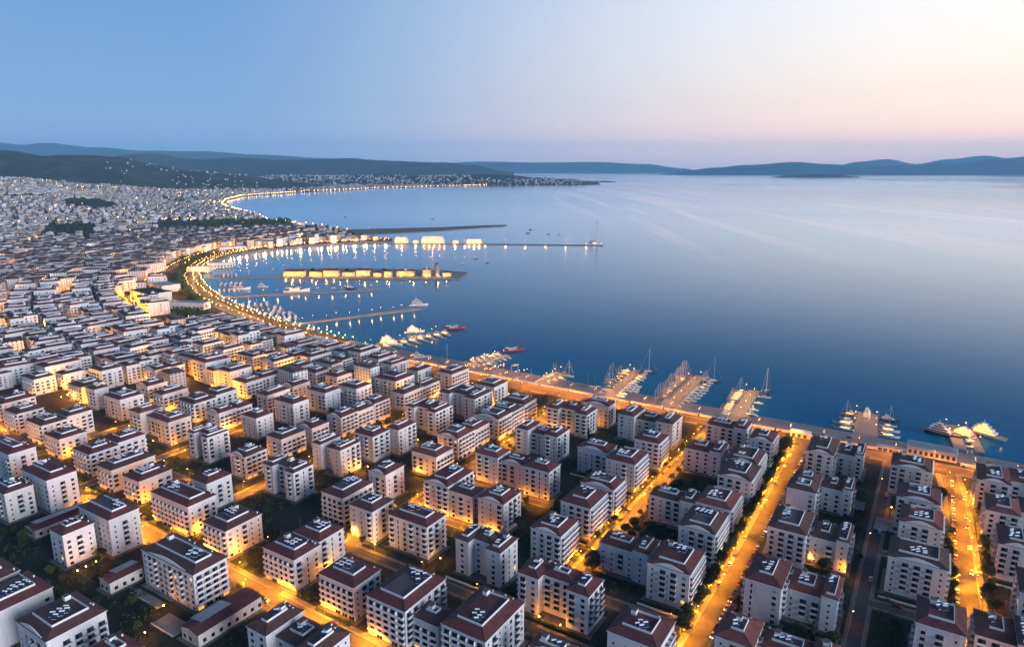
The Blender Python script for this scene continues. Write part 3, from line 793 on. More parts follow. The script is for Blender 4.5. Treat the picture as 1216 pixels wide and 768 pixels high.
# large pale halls by the plaza
def big_hall(px,py,L,D,h,rot,lab,green=False,name='exhibition_hall',arches=False):
    x,y=gp(px,py); root=empty(name,(x,y,2.2),R_(rot)); tag(root,lab,'building')
    w=MB(); w.box(-L/2,L/2,-D/2,D/2,-1,h,WALLS[1]); n=int(L/6)
    for i in range(n): w.box(-L/2+1.5+L/n*i,-L/2+1.5+L/n*i+L/n*.45,-D/2-.08,-D/2+.05,1,h*.75 if arches else h*.45,'shop_lit' if arches else 'recess_dark')
    w.obj('wall',root); r=MB(); r.box(-L/2-.5,L/2+.5,-D/2-.5,D/2+.5,h,h+.5,'trim_white')
    if green: r.box(-L/2+1,L/2-1,-D/2+1,D/2-1,h+.5,h+1.2,'hedge_green')
    else: r.box(-L/2+1,L/2-1,-D/2+1,D/2-1,h+.5,h+.9,'metal_sheet')
    r.obj('roof',root); FOOT2.append((x,y,max(L,D)*.6))
FOOT2=[]
big_hall(180,357,62,34,15,-38,'broad pale hall with dark green planted roof beside the curved orange street',True)
big_hall(196,345,46,30,11,-38,'stepped pale hall with flat grey roof behind the planted-roof hall')
big_hall(225,366,58,16,9,-10,'long white flat-roofed hall below the grey plaza')
big_hall(238,322,42,16,9,4,'beige hall with lit arches above the grey plaza',arches=True)
big_hall(262,317,48,16,9,18,'pale long hall at the bend of the lamp-lit promenade')
big_hall(276,298,60,16,10,30,'long white block between the orange street and the promenade')
big_hall(252,382,34,20,7,-32,'small pale flat-roofed hall beside the dark park trees')
big_hall(425,283,60,22,8,5,'low lit terminal with arcade at the root of the outer breakwater',arches=True,name='harbour_terminal')
big_hall(385,279,70,24,9,5,'long white warehouse near the root of the sand spit',name='warehouse')

# ------------------------------------------------------------------ curved blocks along the bay
def pip(x,y,P):
    c=False;j=len(P)-1
    for i in range(len(P)):
        if (P[i][1]>y)!=(P[j][1]>y) and x<(P[j][0]-P[i][0])*(y-P[i][1])/(P[j][1]-P[i][1])+P[i][0]: c=not c
        j=i
    return c
def seg_d(p,d):
    m=1e9
    for a,b in zip(d[:-1],d[1:]):
        ax,ay=a;dx,dy=b[0]-ax,b[1]-ay;q=dx*dx+dy*dy
        u=max(0,min(1,((p[0]-ax)*dx+(p[1]-ay)*dy)/q)) if q else 0
        m=min(m,math.hypot(p[0]-ax-u*dx,p[1]-ay-u*dy))
    return m
def pix(x,y,z):
    f=y*math.cos(PITCH)-(z-H0)*math.sin(PITCH); u=y*math.sin(PITCH)+(z-H0)*math.cos(PITCH)
    return (608+FPX*x/f, 384-FPX*u/f) if f>1 else (9999,9999)
BAY=[W(-330,557),W(-575,562)]+[gp(*p) for p in [(322,377),(298,369),(262,353),(246,339),(240,327),(249,314),(272,304),(310,297),(360,292),(420,288)]]
def offset(pts,n):
    out=[]
    for i in range(len(pts)):
        a=Vector(pts[max(0,i-1)]);b=Vector(pts[min(len(pts)-1,i+1)]);d=(b-a).normalized(); nn=Vector((-d.y,d.x)); out.append(Vector(pts[i])+nn*n)
    return out
def smoothp(pts,k=3):
    for _ in range(k):
        q=[pts[0]]
        for a,b in zip(pts[:-1],pts[1:]):
            a=Vector(a);b=Vector(b); q+=[a.lerp(b,.25),a.lerp(b,.75)]
        q.append(pts[-1]); pts=q
    return [Vector(p) for p in pts]
BAYS=smoothp(BAY,2)
def belt(px,py):   # green strips without houses, in plan as the photograph shows them
    return (55<px<115 and 266<py<279) or (185<px<345 and 262<py<276-.02*(px-185)) or (0<px<55 and 231<py<234) or (190<px<240 and 340<py<392) or (205<px<250 and 362<py<386)or (95<px<112 and 278<py<292)
cand=[]
bands=[]
n0=62; k=0
while n0<620:
    bands.append((n0,28)); n0+=31; bands.append((n0,28)); n0+=31+15; 
placed=[]
def free(x,y,r):
    for q in placed:
        if (q[0]-x)**2+(q[1]-y)**2<(r+q[2])**2: return False
    return True
def hand_clear(x,y,L,D):
    s,t=ST(x,y); h=.5*math.hypot(L,D)*.86
    for cs,ct,l,d in FOOT:
        if abs(s-cs)<l/2+L*.5+1 and abs(t-ct)<d/2+D*.5+1: return False
    for fx,fy,fr in FOOT2:
        if math.hypot(fx-x,fy-y)<fr+h*.8: return False
    return True
rb=random.Random(11)
row_id=0
for n,dep in bands:
    P=offset(BAYS,n+dep/2); row_id+=1; q=0; acc=rb.uniform(0,9); idx=0
    for a,b in zip(P[:-1],P[1:]):
        sl=(b-a).length; ang=math.atan2((b-a).y,(b-a).x)
        while acc<sl:
            p=a+(b-a)*(acc/sl); L=rb.choice([15,17,19,24]); D=dep-rb.uniform(0,5); h=rb.choice([14.5,15,17.5,17.5,18,20.5])
            idx+=1; acc+=L+rb.choice([2.5,5,7,11])
            if p.y<596: continue
            z=base_z(p.x,p.y); px,py=pix(p.x,p.y,z)
            if not(-90<px<1250): continue
            if belt(px,py) or not pip(p.x,p.y,COAST) or seg_d(p,COAST)<62 or not hand_clear(p.x,p.y,L,D): continue
            if any(seg_d(p,d)<w/2+D*.5+1 for nm,d,w,pw in ROADS if nm in('avenue',)) or seg_d(p,S6)<L*.5+6: continue
            if not free(p.x,p.y,L*.42): continue
            placed.append((p.x,p.y,L*.42)); cand.append((p.y,p.x,z,ang+math.pi+rb.uniform(-.03,.03),L,D,h,row_id,idx))
        acc-=sl
# outer left field beyond the hand-set grid (same grid direction)
for i in range(0,60):
    for j in range(0,30):
        s=-560-i*23; t=150+j*38-(j%2)*8
        x,y=W(s,t); 
        if y<596: continue
        z=base_z(x,y);px,py=pix(x,y,z)
        L=rb.choice([15,17,19]);D=rb.choice([24,28,32]); 
        if not(-90<px<700) or belt(px,py) or not hand_clear(x,y,L,D) or not free(x,y,L*.55) or seg_d((x,y),[q for q in ROADS if q[0]=='avenue'][-1][1])<60 or seg_d((x,y),S6)<L*.5+6 or any(seg_d((x,y),d)<w/2+8 for nm,d,w,pw in ROADS if nm=='avenue'): continue
        if not pip(x,y,COAST) or seg_d((x,y),COAST)<70: continue
        placed.append((x,y,L*.55)); cand.append((y,x,z,GA,L,D,rb.choice([14.5,17.5,18,20.5]),40+j,i))
cand.sort(key=lambda c:math.hypot(c[0],c[1]))
protos={}
MIDN=300-len(NB)
mid=[]; mass=[]
for c in cand:
    y,x,z,a,L,D,h,ri,ii=c; px,py=pix(x,y,z)
    if len(mid)<MIDN and -25<px<1230: mid.append(c)
    else: mass.append(c)
for mi_,c in enumerate(mid):
    y,x,z,a,L,D,h,ri,ii=c
    key=(mi_%14)
    if key not in protos:
        root,kids=place_building(x,y,z,a,18,27,17.6,rnd.choice(['block','block','step']),rnd.choice(['ww','wB','bw','ww']),500+key,False)
        remember(root,kids); protos[key]=root
    else:
        root=copy_tree(protos[key]); root.location=(x,y,z); root.rotation_euler=(0,0,a)
    root.scale=(L/18,D/27,h/17.6)
    NB.append((root,None,None,L,D,h,'mid',(ri,x,y,a)))
# ------------------------------------------------------------------ the rest of the city: past the 300 nearest blocks, one mass
def facade_mat(name,c):
    m=mat(name,c,.85); nt=m.node_tree; b=nt.nodes['Principled BSDF']
    uv=nt.nodes.new('ShaderNodeUVMap'); sp=nt.nodes.new('ShaderNodeSeparateXYZ'); nt.links.new(uv.outputs[0],sp.inputs[0])
    def band(src,per,lo,hi):
        d=nt.nodes.new('ShaderNodeMath'); d.operation='DIVIDE'; nt.links.new(src,d.inputs[0]); d.inputs[1].default_value=per
        f=nt.nodes.new('ShaderNodeMath'); f.operation='FRACT'; nt.links.new(d.outputs[0],f.inputs[0])
        a=nt.nodes.new('ShaderNodeMath'); a.operation='GREATER_THAN'; nt.links.new(f.outputs[0],a.inputs[0]); a.inputs[1].default_value=lo
        c_=nt.nodes.new('ShaderNodeMath'); c_.operation='LESS_THAN'; nt.links.new(f.outputs[0],c_.inputs[0]); c_.inputs[1].default_value=hi
        o=nt.nodes.new('ShaderNodeMath'); o.operation='MULTIPLY'; nt.links.new(a.outputs[0],o.inputs[0]); nt.links.new(c_.outputs[0],o.inputs[1]); return o.outputs[0]
    o=nt.nodes.new('ShaderNodeMath'); o.operation='MULTIPLY'; nt.links.new(band(sp.outputs[0],3.8,.34,.66),o.inputs[0]); nt.links.new(band(sp.outputs[1],2.95,.3,.82),o.inputs[1])
    g=nt.nodes.new('ShaderNodeNewGeometry'); n=nt.nodes.new('ShaderNodeTexNoise'); n.inputs['Scale'].default_value=.04; n.inputs['Detail'].default_value=3; nt.links.new(g.outputs['Position'],n.inputs[0])
    mx0=nt.nodes.new('ShaderNodeMixRGB'); nt.links.new(n.outputs[0],mx0.inputs[0]); mx0.inputs[1].default_value=(*c,1); mx0.inputs[2].default_value=(c[0]*.72,c[1]*.70,c[2]*.68,1)
    mx=nt.nodes.new('ShaderNodeMixRGB'); nt.links.new(o.outputs[0],mx.inputs[0]); nt.links.new(mx0.outputs[0],mx.inputs[1]); mx.inputs[2].default_value=(.06,.06,.08,1); nt.links.new(mx.outputs[0],b.inputs['Base Color'])
    return m
FAC=[facade_mat('facade_white',(.80,.79,.79)),facade_mat('facade_cream',(.66,.60,.54)),facade_mat('facade_pink',(.56,.42,.36)),facade_mat('facade_grey',(.50,.50,.52))]
mat('roof_mix',(.085,.042,.045),.85,noise=(.02,1,(.15,.075,.06))); mat('roof_pale',(.20,.15,.14),.8)
class Mass:
    def __init__(s): s.v=[];s.f=[];s.m=[];s.uv=[]
    def house(s,x,y,z,a,L,D,h,wm,rm,flat=False):
        ca,sa=math.cos(a),math.sin(a); b=len(s.v)
        def T(u,v,w): return (x+u*ca-v*sa,y+u*sa+v*ca,z+w)
        q=[(-L/2,-D/2),(L/2,-D/2),(L/2,D/2),(-L/2,D/2)]
        s.v+=[T(u,v,-4) for u,v in q]+[T(u,v,h) for u,v in q]
        for i in range(4):
            j=(i+1)%4; ln=math.dist(q[i],q[j]); n=max(1,round(ln/3.8))*3.8
            s.f.append((b+i,b+j,b+4+j,b+4+i)); s.m.append(wm); s.uv+=[0,-4, n,-4, n,h-.3, 0,h-.3]
        if flat:
            s.f.append((b+4,b+5,b+6,b+7)); s.m.append(rm); s.uv+=[0]*8; b2=len(s.v)
            # roof hut and tanks
            u0,v0=-L*.2,-D*.15
            s.v+=[T(u0+p,v0+r,h+w) for w in(0,1.8) for p,r in((0,0),(L*.25,0),(L*.25,D*.3),(0,D*.3))]
            for i in range(4):
                j=(i+1)%4; s.f.append((b2+i,b2+j,b2+4+j,b2+4+i)); s.m.append(7); s.uv+=[0]*8
            s.f.append((b2+4,b2+5,b2+6,b2+7)); s.m.append(5); s.uv+=[0]*8
        else:
            o=.5; rh=min(L,D)*.09; b2=len(s.v)
            s.v+=[T(u*(1+2*o/L),v*(1+2*o/D),h-.05) for u,v in q]
            i4=min(L,D)*.32
            s.v+=[T(u-math.copysign(i4,u),v-math.copysign(i4,v),h+rh) for u,v in q]
            for i in range(4):
                j=(i+1)%4; s.f.append((b2+i,b2+j,b2+4+j,b2+4+i)); s.m.append(rm); s.uv+=[0]*8
            s.f.append((b2+4,b2+5,b2+6,b2+7)); s.m.append(5); s.uv+=[0]*8
    def finish(s,name):
        me=bpy.data.meshes.new(name); me.from_pydata(s.v,[],s.f)
        for m in FAC+[MATS['roof_mix'],MATS['roof_pale'],ROOFS[1],MATS['trim_white']]: me.materials.append(m)
        me.polygons.foreach_set('material_index',s.m); ul=me.uv_layers.new(name='UVMap'); ul.data.foreach_set('uv',s.uv); me.update()
        return link(name,me)
M=Mass(); rm=random.Random(5)
def add_house(x,y,z,a,L,D,h,flat=False):
    M.house(x,y,z,a,L,D,h,rm.choices([0,1,2,3],[4,4,1.2,2])[0],4 if rm.random()<.7 else 6,flat)
for c in mass:
    y,x,z,a,L,D,h,ri,ii=c; add_house(x,y,z,a,L,D,h)
    if h>15: M.house(x+1,y,z+h+.2,a,L*.3,D*.25,2.2,0,5,False)
def seafield(x,y):      # direction of the blocks, following the bay
    m=1e18;k=0
    for i in range(0,len(BAYS)-1,2):
        q=(BAYS[i].x-x)**2+(BAYS[i].y-y)**2
        if q<m: m=q;k=i
    d=BAYS[min(k+2,len(BAYS)-1)]-BAYS[k]; return math.atan2(d.y,d.x)+math.pi
LIMIT=[(-200,209),(0,211.5),(30,213),(60,216),(100,219.5),(150,221.5),(200,223.5),(280,224.5),(330,219),(400,216.5),(450,215),(700,219)]
def lim(px):
    for (a,ya),(b,yb) in zip(LIMIT[:-1],LIMIT[1:]):
        if a<=px<=b: return ya+(yb-ya)*(px-a)/(b-a)
    return 230
GREEN=[gp(*p) for p in [(30,243),(70,246),(120,260),(230,233),(300,240),(170,300)]]
d=600.0
while d<8800:
    step=(32 if d<2000 else 27+(d-1200)*.0036); x=-d*.80
    while x<min(300,d*.08):
        xx=x+rm.uniform(-.25,.25)*step; yy=d+rm.uniform(-.3,.3)*step; x+=step*rm.uniform(.85,1.3)
        z=base_z(xx,yy); px,py=pix(xx,yy,z)
        if px<-40 or py<lim(px) or py<209: continue
        if belt(px,py): continue
        if not pip(xx,yy,COAST) or seg_d((xx,yy),COAST)<(64 if d<1500 else 24): continue
        if math.hypot(xx,yy)<1500 and (not free(xx,yy,13) or not hand_clear(xx,yy,16,16) or any(seg_d((xx,yy),q)<w/2+9 for nm,q,w,pw in ROADS if len(q)>4)): continue
        if 205<px<345 and 296<py<352: continue
        nz=math.sin(xx*.0031+1.3)*math.sin(yy*.0023)+.5*math.sin(xx*.009+yy*.006)
        if nz>.95+ .2*rm.random() and d>1500: continue
        far=d>2000
        if rm.random()<.05 and far: L,D,h=rm.uniform(20,42),rm.uniform(12,16),rm.uniform(14,24)
        elif d<1900: L,D,h=rm.uniform(14,26),rm.uniform(11,16),rm.choice([14.5,17.5,17.5,20.5,23])
        else: L,D,h=rm.uniform(11,21),rm.uniform(10,16),rm.choice([7,9,9,12,14.5])
        a=seafield(xx,yy)+rm.gauss(0,.05) if d<1700 else (math.sin(xx*.0011)*.8+math.cos(yy*.0017)*.7+rm.gauss(0,.22))
        if d<1500: placed.append((xx,yy,13))
        add_house(xx,yy,z,a,L,D,h,rm.random()<.16)
    d+=step*(.92 if d<1800 else .98)
# houses on the headland and the hill, set on their meshes
def strew(o,n,ok,sz=(10,18)):
    vs=[v.co for v in o.data.vertices if v.co.z>3]; vs=[v for v in vs if ok(*pix(v.x,v.y,v.z))]
    if not vs: return
    from mathutils.bvhtree import BVHTree
    bv=BVHTree.FromObject(o,bpy.context.evaluated_depsgraph_get())
    for _ in range(n):
        v=rm.choice(vs); x=v.x+rm.uniform(-70,70); y=v.y+rm.uniform(-60,60); hit=bv.ray_cast(Vector((x,y,3000)),Vector((0,0,-1)))
        if hit[0] is None: continue
        add_house(x,y,hit[0].z,rm.uniform(0,3),rm.uniform(*sz),rm.uniform(*sz),rm.choice([7,9,12]),rm.random()<.3)
bpy.context.view_layer.update()
hills=[o for o in scene.objects if o.name.startswith('hill')]
strew(hills[-1],1900,lambda px,py:(px<480 or 500<px<560 or py>212) and py>208.5 and px<690,(10,18))
strew(hills[0],110,lambda px,py:(120<px<300 and 186<py<222 and (py-190)>(px-150)*.12) ,(8,15))
o=M.finish('town_houses'); tag(o,'dense mass of small white and red-roofed houses spreading to the hills','houses',kind='stuff')
print('MASS houses verts',len(M.v))

# ------------------------------------------------------------------ trees
def leaf_cluster(mb,cx,cy,cz,rx,rz,n,size,rs,mats):
    for _ in range(n):
        # on a lumpy shell through the volume
        a=rs.uniform(0,6.283); u=rs.uniform(-1,1); r=rs.uniform(.55,1.0)**.6; c=math.sqrt(1-u*u)
        x=cx+rx*r*c*math.cos(a); y=cy+rx*r*c*math.sin(a); z=cz+rz*r*u
        s_=size*rs.uniform(.6,1.3); v1=Vector((rs.gauss(0,1),rs.gauss(0,1),rs.gauss(0,1))).normalized(); v2=v1.orthogonal().normalized(); 
        p=Vector((x,y,z)); mb.poly([p+v1*s_,p+v2*s_*.7,p-v1*s_*.8,p-v2*s_*.7],rs.choice(mats))
def tree_crown(kind,seed):
    rs=random.Random(seed); mb=MB()
    if kind=='cypress':
        for i in range(26):
            u=i/25; r=1.15*math.sin(math.pi*(.08+.86*u))**.8*(1-.35*u); leaf_cluster(mb,rs.uniform(-.15,.15),rs.uniform(-.15,.15),1.0+u*9,r,.6,46,.34,rs,['leaf_b','leaf_b','leaf_a'])
    else:
        for i in range(15):
            a=rs.uniform(0,6.28); r=rs.uniform(.3,2.2); cz=4.3+rs.uniform(-.9,1.7)-r*.25; rr=rs.uniform(1.0,1.75)
            leaf_cluster(mb,r*math.cos(a),r*math.sin(a),cz,rr,rr*.75,105,.36,rs,[['leaf_a','leaf_b','leaf_c'],['leaf_a','leaf_b','leaf_b']][i%2])
    return mb.mesh('crown')
def tree_trunk(kind):
    mb=MB()
    if kind=='cypress': mb.cyl(0,0,-.3,4,.22,.12,'bark',6)
    else:
        mb.cyl(0,0,-.3,2.8,.26,.17,'bark',7)
        for i in range(5):
            a=i*1.256+.3; mb.tube((0,0,2.5),(1.6*math.cos(a),1.6*math.sin(a),4.4),.11,'bark',5,.04)
    return mb.mesh('trunk')
TM={k:([tree_crown(k,i) for i in range(5 if k=='round' else 2)],tree_trunk(k)) for k in('round','cypress')}
TREES=[]
rt=random.Random(21)
def tree(x,y,z=2.2,kind='round',sc=1.0,where=None,info=None):
    cr,tr=TM[kind]; root=empty('cypress_tree' if kind=='cypress' else 'tree',(x,y,z),rt.uniform(0,6.28)); root.scale=(sc,sc,sc*rt.uniform(.9,1.1))
    link('crown',rt.choice(cr),root); link('trunk',tr,root); TREES.append((root,x,y,kind,sc,info)); return root
def on_house(s,t,m=1.2):
    for cs,ct,l,d in FOOT:
        if abs(s-cs)<l/2+m and abs(t-ct)<d/2+m: return True
    return False
def in_road(x,y,m=.5): return any(seg_d((x,y),d)<w/2+m for n,d,w,pw in ROADS)
def strip(s,t0,t1,step,desc,sc=(.7,1.05),along='t'):
    t=t0;
    while t<t1:
        u=t+rt.uniform(-2,2); v=s+rt.uniform(-.8,.8); P=(v,u) if along=='t' else (u,v)
        x,y=W(*P)
        if not on_house(*P,1.0) and not in_road(x,y,.3): tree(x,y,sc=rt.uniform(*sc),info=('strip',desc,P))
        t+=step
strip(-75.8,262,506,8.5,'left of the wide orange avenue',(.95,1.45))
strip(-58.5,262,500,13,'along the right kerb of the wide orange avenue',(.85,1.3))
strip(24,262,505,8,'on the left kerb of the avenue near the right edge',(.7,1.05))
strip(39.5,262,500,8.5,'on the right kerb of the avenue near the right edge',(.8,1.15))
strip(-139.5,240,500,12,'left of the orange street with the big round tree',(.5,.8))
strip(-129,292,330,11,'beside the big round tree, right of the street',(.9,1.2))
strip(-129.5,350,500,13,'on the right of the upper round-tree street',(.5,.8))
strip(176.5,-640,-150,14,'below the long diagonal orange street at lower left',(.5,.8),'s')
strip(191.0,-640,-150,15,'above the long diagonal orange street at lower left',(.5,.75),'s')
strip(-257,240,500,19,'left of the orange street running down from the middle quay',(.4,.6))
strip(-245.5,240,500,19,'right of the orange street running down from the middle quay',(.45,.65))
strip(-354.5,240,500,40,'left of the glowing street through the left centre blocks',(.4,.6))
strip(524,-200,480,23,'in the planted strip below the quay wall',(.35,.55),'s')
# gardens between the blocks
def gardens(box,n,desc,sc=(.7,1.2),cyp=.1):
    s0,s1,t0,t1=box; k=0
    for _ in range(n*8):
        s=rt.uniform(s0,s1);t=rt.uniform(t0,t1);x,y=W(s,t)
        if on_house(s,t,3.0) or in_road(x,y,2.6): continue
        kd='cypress' if rt.random()<cyp else 'round'
        tree(x,y,sc=rt.uniform(*sc),kind=kd,info=('garden',desc,(s,t))); k+=1
        if k>=n: break
gardens((-128,-80,300,345),17,'in the dark garden left of the wide orange avenue, lower block')
gardens((-128,-80,350,420),14,'in the dark garden left of the wide orange avenue, upper block')
gardens((-60,-16,250,335),12,'in the garden right of the wide orange avenue, lower block')
gardens((-60,-16,335,480),14,'in the garden right of the wide orange avenue, upper block')
gardens((-8,22,210,330),12,'beside the dark lane at lower right')
gardens((-8,20,330,480),9,'beside the dark lane at upper right')
gardens((-240,-140,200,330),20,'in the dark gardens at bottom centre')
gardens((-240,-140,330,500),20,'in the dark gardens behind the middle quay')
gardens((-345,-262,200,340),18,'in the gardens above the long diagonal orange street',(.55,.9))
gardens((-345,-262,340,500),12,'in the gardens between the glowing centre streets')
gardens((-440,-355,200,500),10,'in the gardens left of the glowing centre street')
gardens((-420,-270,95,172),34,'in the dark wooded gardens at bottom left',(.6,1.1),.2)
gardens((-560,-430,120,172),12,'in the dark ground at the lower left edge')
tree(*W(-166,312),kind='cypress',sc=1.5,info=('one','tall dark cypress beside a white block at lower centre'))
tree(*W(-129,283),sc=1.5,info=('one','large round dark-green tree standing at the end of the orange street'))
tree(*W(-297,176.5),sc=1.35,info=('one','large round olive-green tree by the orange junction at lower left'))
# island cypresses and the park beside the promenade are dark masses of trees further off
def far_wood(name,pts,label,n,sc=1.0,seed=3):
    rs=random.Random(seed); mb=MB(); xs=[p[0] for p in pts]; ys=[p[1] for p in pts]; k=0
    for _ in range(n*40):
        x=rs.uniform(min(xs),max(xs)); y=rs.uniform(min(ys),max(ys))
        if not pip(x,y,pts): continue
        z=base_z(x,y); r=rs.uniform(2.6,4.6)*sc; mb.cyl(x,y,z-.5,z+r,.3,.2,'bark',4)
        leaf_cluster(mb,x,y,z+r*1.25,r,r*.85,34,r*.34,rs,['leaf_b','leaf_b','leaf_a']); k+=1
        if k>=n: break
    tag(mb.obj(name),label,'trees',kind='stuff')
far_wood('park_trees',[gp(*p) for p in [(198,388),(206,368),(226,370),(250,374),(246,386),(222,392)]],'dark clump of park trees below the white hall near the promenade',60)
far_wood('park_trees',[gp(*p) for p in [(196,366),(206,352),(201,346),(193,352),(190,368)]],'dark trees between the planted-roof hall and the grey plaza',26)
far_wood('park_trees',[gp(*p) for p in [(52,279),(60,267),(112,270),(118,280),(80,286)]],'dark wooded patch in the middle of the left city',170,1.0)
far_wood('park_trees',[gp(*p) for p in [(185,279),(210,270),(260,263),(345,262),(346,274),(290,279),(240,277)]],'long dark belt of trees across the city between the two bays',700,1.5)
far_wood('park_trees',[gp(*p) for p in [(205,309),(240,300),(250,303),(214,318)]],'dark trees along the inner side of the curved orange street',60)
far_wood('park_trees',[gp(*p) for p in [(-20,231),(60,237),(58,241),(-20,234.5)]],'thin dark strip of trees at the far left edge',120,1.8)
far_wood('park_trees',[gp(*p) for p in [(190,235),(235,236),(240,240),(195,240)]],'dark wood behind the city near the far bay',120,1.8)

_a=offset(BAYS,33); _b=offset(BAYS,50); _n=len(BAYS); _poly=[tuple(p) for p in _a[int(_n*.32):int(_n*.8)]]+[tuple(p) for p in _b[int(_n*.32):int(_n*.8)]][::-1]
far_wood('park_trees',_poly,'line of dark trees behind the lamp-lit curve of the promenade',170)
# ------------------------------------------------------------------ street lamps
LAMPS=[]
def lamp_mesh(kind):
    pole=MB(); pole.cyl(0,0,0,7 if kind!='tall' else 11,.11,.07,'post_metal',6); hh=7 if kind!='tall' else 11
    if kind=='tall': pole.tube((-1.6,0,hh),(1.6,0,hh),.06,'post_metal',4)
    else: pole.tube((0,0,hh),(1.3,0,hh+.25),.06,'post_metal',4)
    head=MB()
    for sx in ((-1.6,1.6) if kind=='tall' else (1.4,)):
        head.box(sx-.45,sx+.45,-.2,.2,hh+.02 if kind=='tall' else hh+.18,hh+.18 if kind=='tall' else hh+.34,'post_metal')
        head.ball(sx,0,(hh-.12) if kind=='tall' else hh+.02,.21,'lamp_orange' if kind!='white' else 'lamp_warm',6,4)
    return pole.mesh('pole'),head.mesh('lamp_head')
LM={k:lamp_mesh(k) for k in('street','tall','white')}
def lamp(x,y,rot,kind,power,colr,info,z=2.2,light=True):
    root=empty('street_lamp',(x,y,z),rot); link('pole',LM[kind][0],root); link('lamp_head',LM[kind][1],root)
    if light:
        for sx in ((0,) if kind=='tall' else (1.4,)): lamp_light(sx,0,(10.4 if kind=='tall' else 6.6),power,colr,.45,root,None if kind=='white' else (146 if kind=='tall' else 148))
    if light and kind=='street' and power>8000: lamp_light(1.6,0,3.6,power*.075,(1,.28,.008),.5,root)  # added low fill light without a bulb, brightens the lower facades
    LAMPS.append((root,x,y,info)); return root
OR=(1,.35,.015); OR2=(1,.29,.025); WARM=(1,.40,.065)
def lamp_row(pts,w,step,side,power,colr,desc,kind='street',start=6,world=False,jit=0):
    P=[Vector(p if world else W(*p)) for p in pts]; acc=start; n=0
    for a,b in zip(P[:-1],P[1:]):
        L=(b-a).length; d=(b-a).normalized(); nn=Vector((-d.y,d.x))
        while acc<L:
            n+=1; sd=side if side else (1 if n%2 else -1)
            p=a+d*acc+nn*sd*(w/2+.8); 
            lamp(p.x,p.y,math.atan2(-nn.y*sd,-nn.x*sd),kind,power,colr,('row',desc,n)); acc+=step
        acc-=L
lamp_row([(-68,248),(-66.5,330),(-67,420),(-68,505)],11,19,1,30450,OR,'wide orange avenue')
lamp_row([(33,262),(31,360),(29,418),(27,500)],9,20,-1,30450,OR,'orange avenue near the right edge')
lamp_row([(33,270),(31,360),(29,418),(27,500)],9,44,1,18850,OR,'right kerb of the far right avenue')
lamp_row([(-134.5,280),(-134.5,505)],6.5,17,1,30450,OR,'orange round-tree street')
lamp_row([(-251,236),(-251,420),(-260,500)],7,16,0,34800,OR,'orange street down from the middle quay')
lamp_row([(-640,216),(-560,200),(-500,190),(-440,186),(-300,184),(-185,180)],8.5,15,0,37700,OR,'long diagonal lower-left street')
lamp_row([(-349,240),(-349,500)],6.5,16,0,33350,OR,'glowing street through the left centre')
lamp_row([(-446,230),(-446,500)],5.5,24,0,23200,OR,'street left of the glowing centre street')
lamp_row([(-526,230),(-526,500)],6,24,0,23200,OR,'narrow street further left in the city')
lamp_row([(-75,264),(-130,264)],5.5,34,1,2500,OR,'lane by the crossroads')
lamp_row([(-11,300),(-11,480)],5.5,78,1,500,OR,'dark lane on the right')
lamp_row([(-400,200),(-270,212)],0,55,1,1500,OR,'gardens above the lower left street')
lamp_row([(480,519.5),(-68,519.5),(-560,521)],0,23,1,43500,OR2,'quay wall','tall')
lamp_row([(480,510),(-68,508),(-575,512)],0,46,1,34800,OR2,'land side of the coast road')
lamp_row([(-246,283.5),(-182,283.5)],4.5,16,-1,17400,OR,'short lane in the centre blocks')
lamp_row([(-240,330.5),(-182,330.5)],4.5,17,-1,14500,OR,'upper short lane in the centre blocks')
lamp_row([(-240,234),(-140,232)],5,34,1,2500,OR,'dim lane at bottom centre')
lamp_row([(-430,236),(-356,236)],5,26,1,9000,OR,'short lane at left centre')
# garden lamps seen between the blocks
for i,(px,py,lb) in enumerate([(93,683,'row of garden lamps by the white curved block'),(103,678,''),(115,672,''),(195,725,'low garden lamp on the dark lawn at lower left'),(173,757,'garden lamp by the steps at bottom left'),(468,645,'lamp beside the lane between white towers at centre'),(523,668,'lamp in the dark garden at centre'),(437,558,'lamp at the corner of a white tower at left centre'),(665,748,'lamp in front of the cee-shaped white block'),(640,738,'lamp by the annex at bottom centre'),(961,668,'lamp beside a white block right of the avenue'),(1002,684,'lamp in the dark garden right of the avenue'),(983,606,'lamp at the garden wall right of the avenue'),(1058,607,'lamp by the pale courtyard near the dark lane'),(922,743,'lamp at the foot of the bottom right block'),(643,592,'lamp at the lane behind the middle quay'),(675,630,'lamp under the middle blocks'),(208,530,'lamp in the left city garden'),(182,527,'second lamp in the left city garden')]):
    x,y=gp(px,py)
    r=empty('garden_lamp',(x,y,2.2),0); tag(r,(lb or 'small garden lamp beside the white curved block, %s from the left'%ordw(i+1)),'lamp')
    m=MB(); m.cyl(0,0,0,2.6,.06,.05,'post_metal',5); m.obj('pole',r); m=MB(); m.ball(0,0,2.8,.3,'lamp_orange',7,5); m.obj('lamp_head',r); lamp_light(0,0,3.3,1500,OR,.3,r)
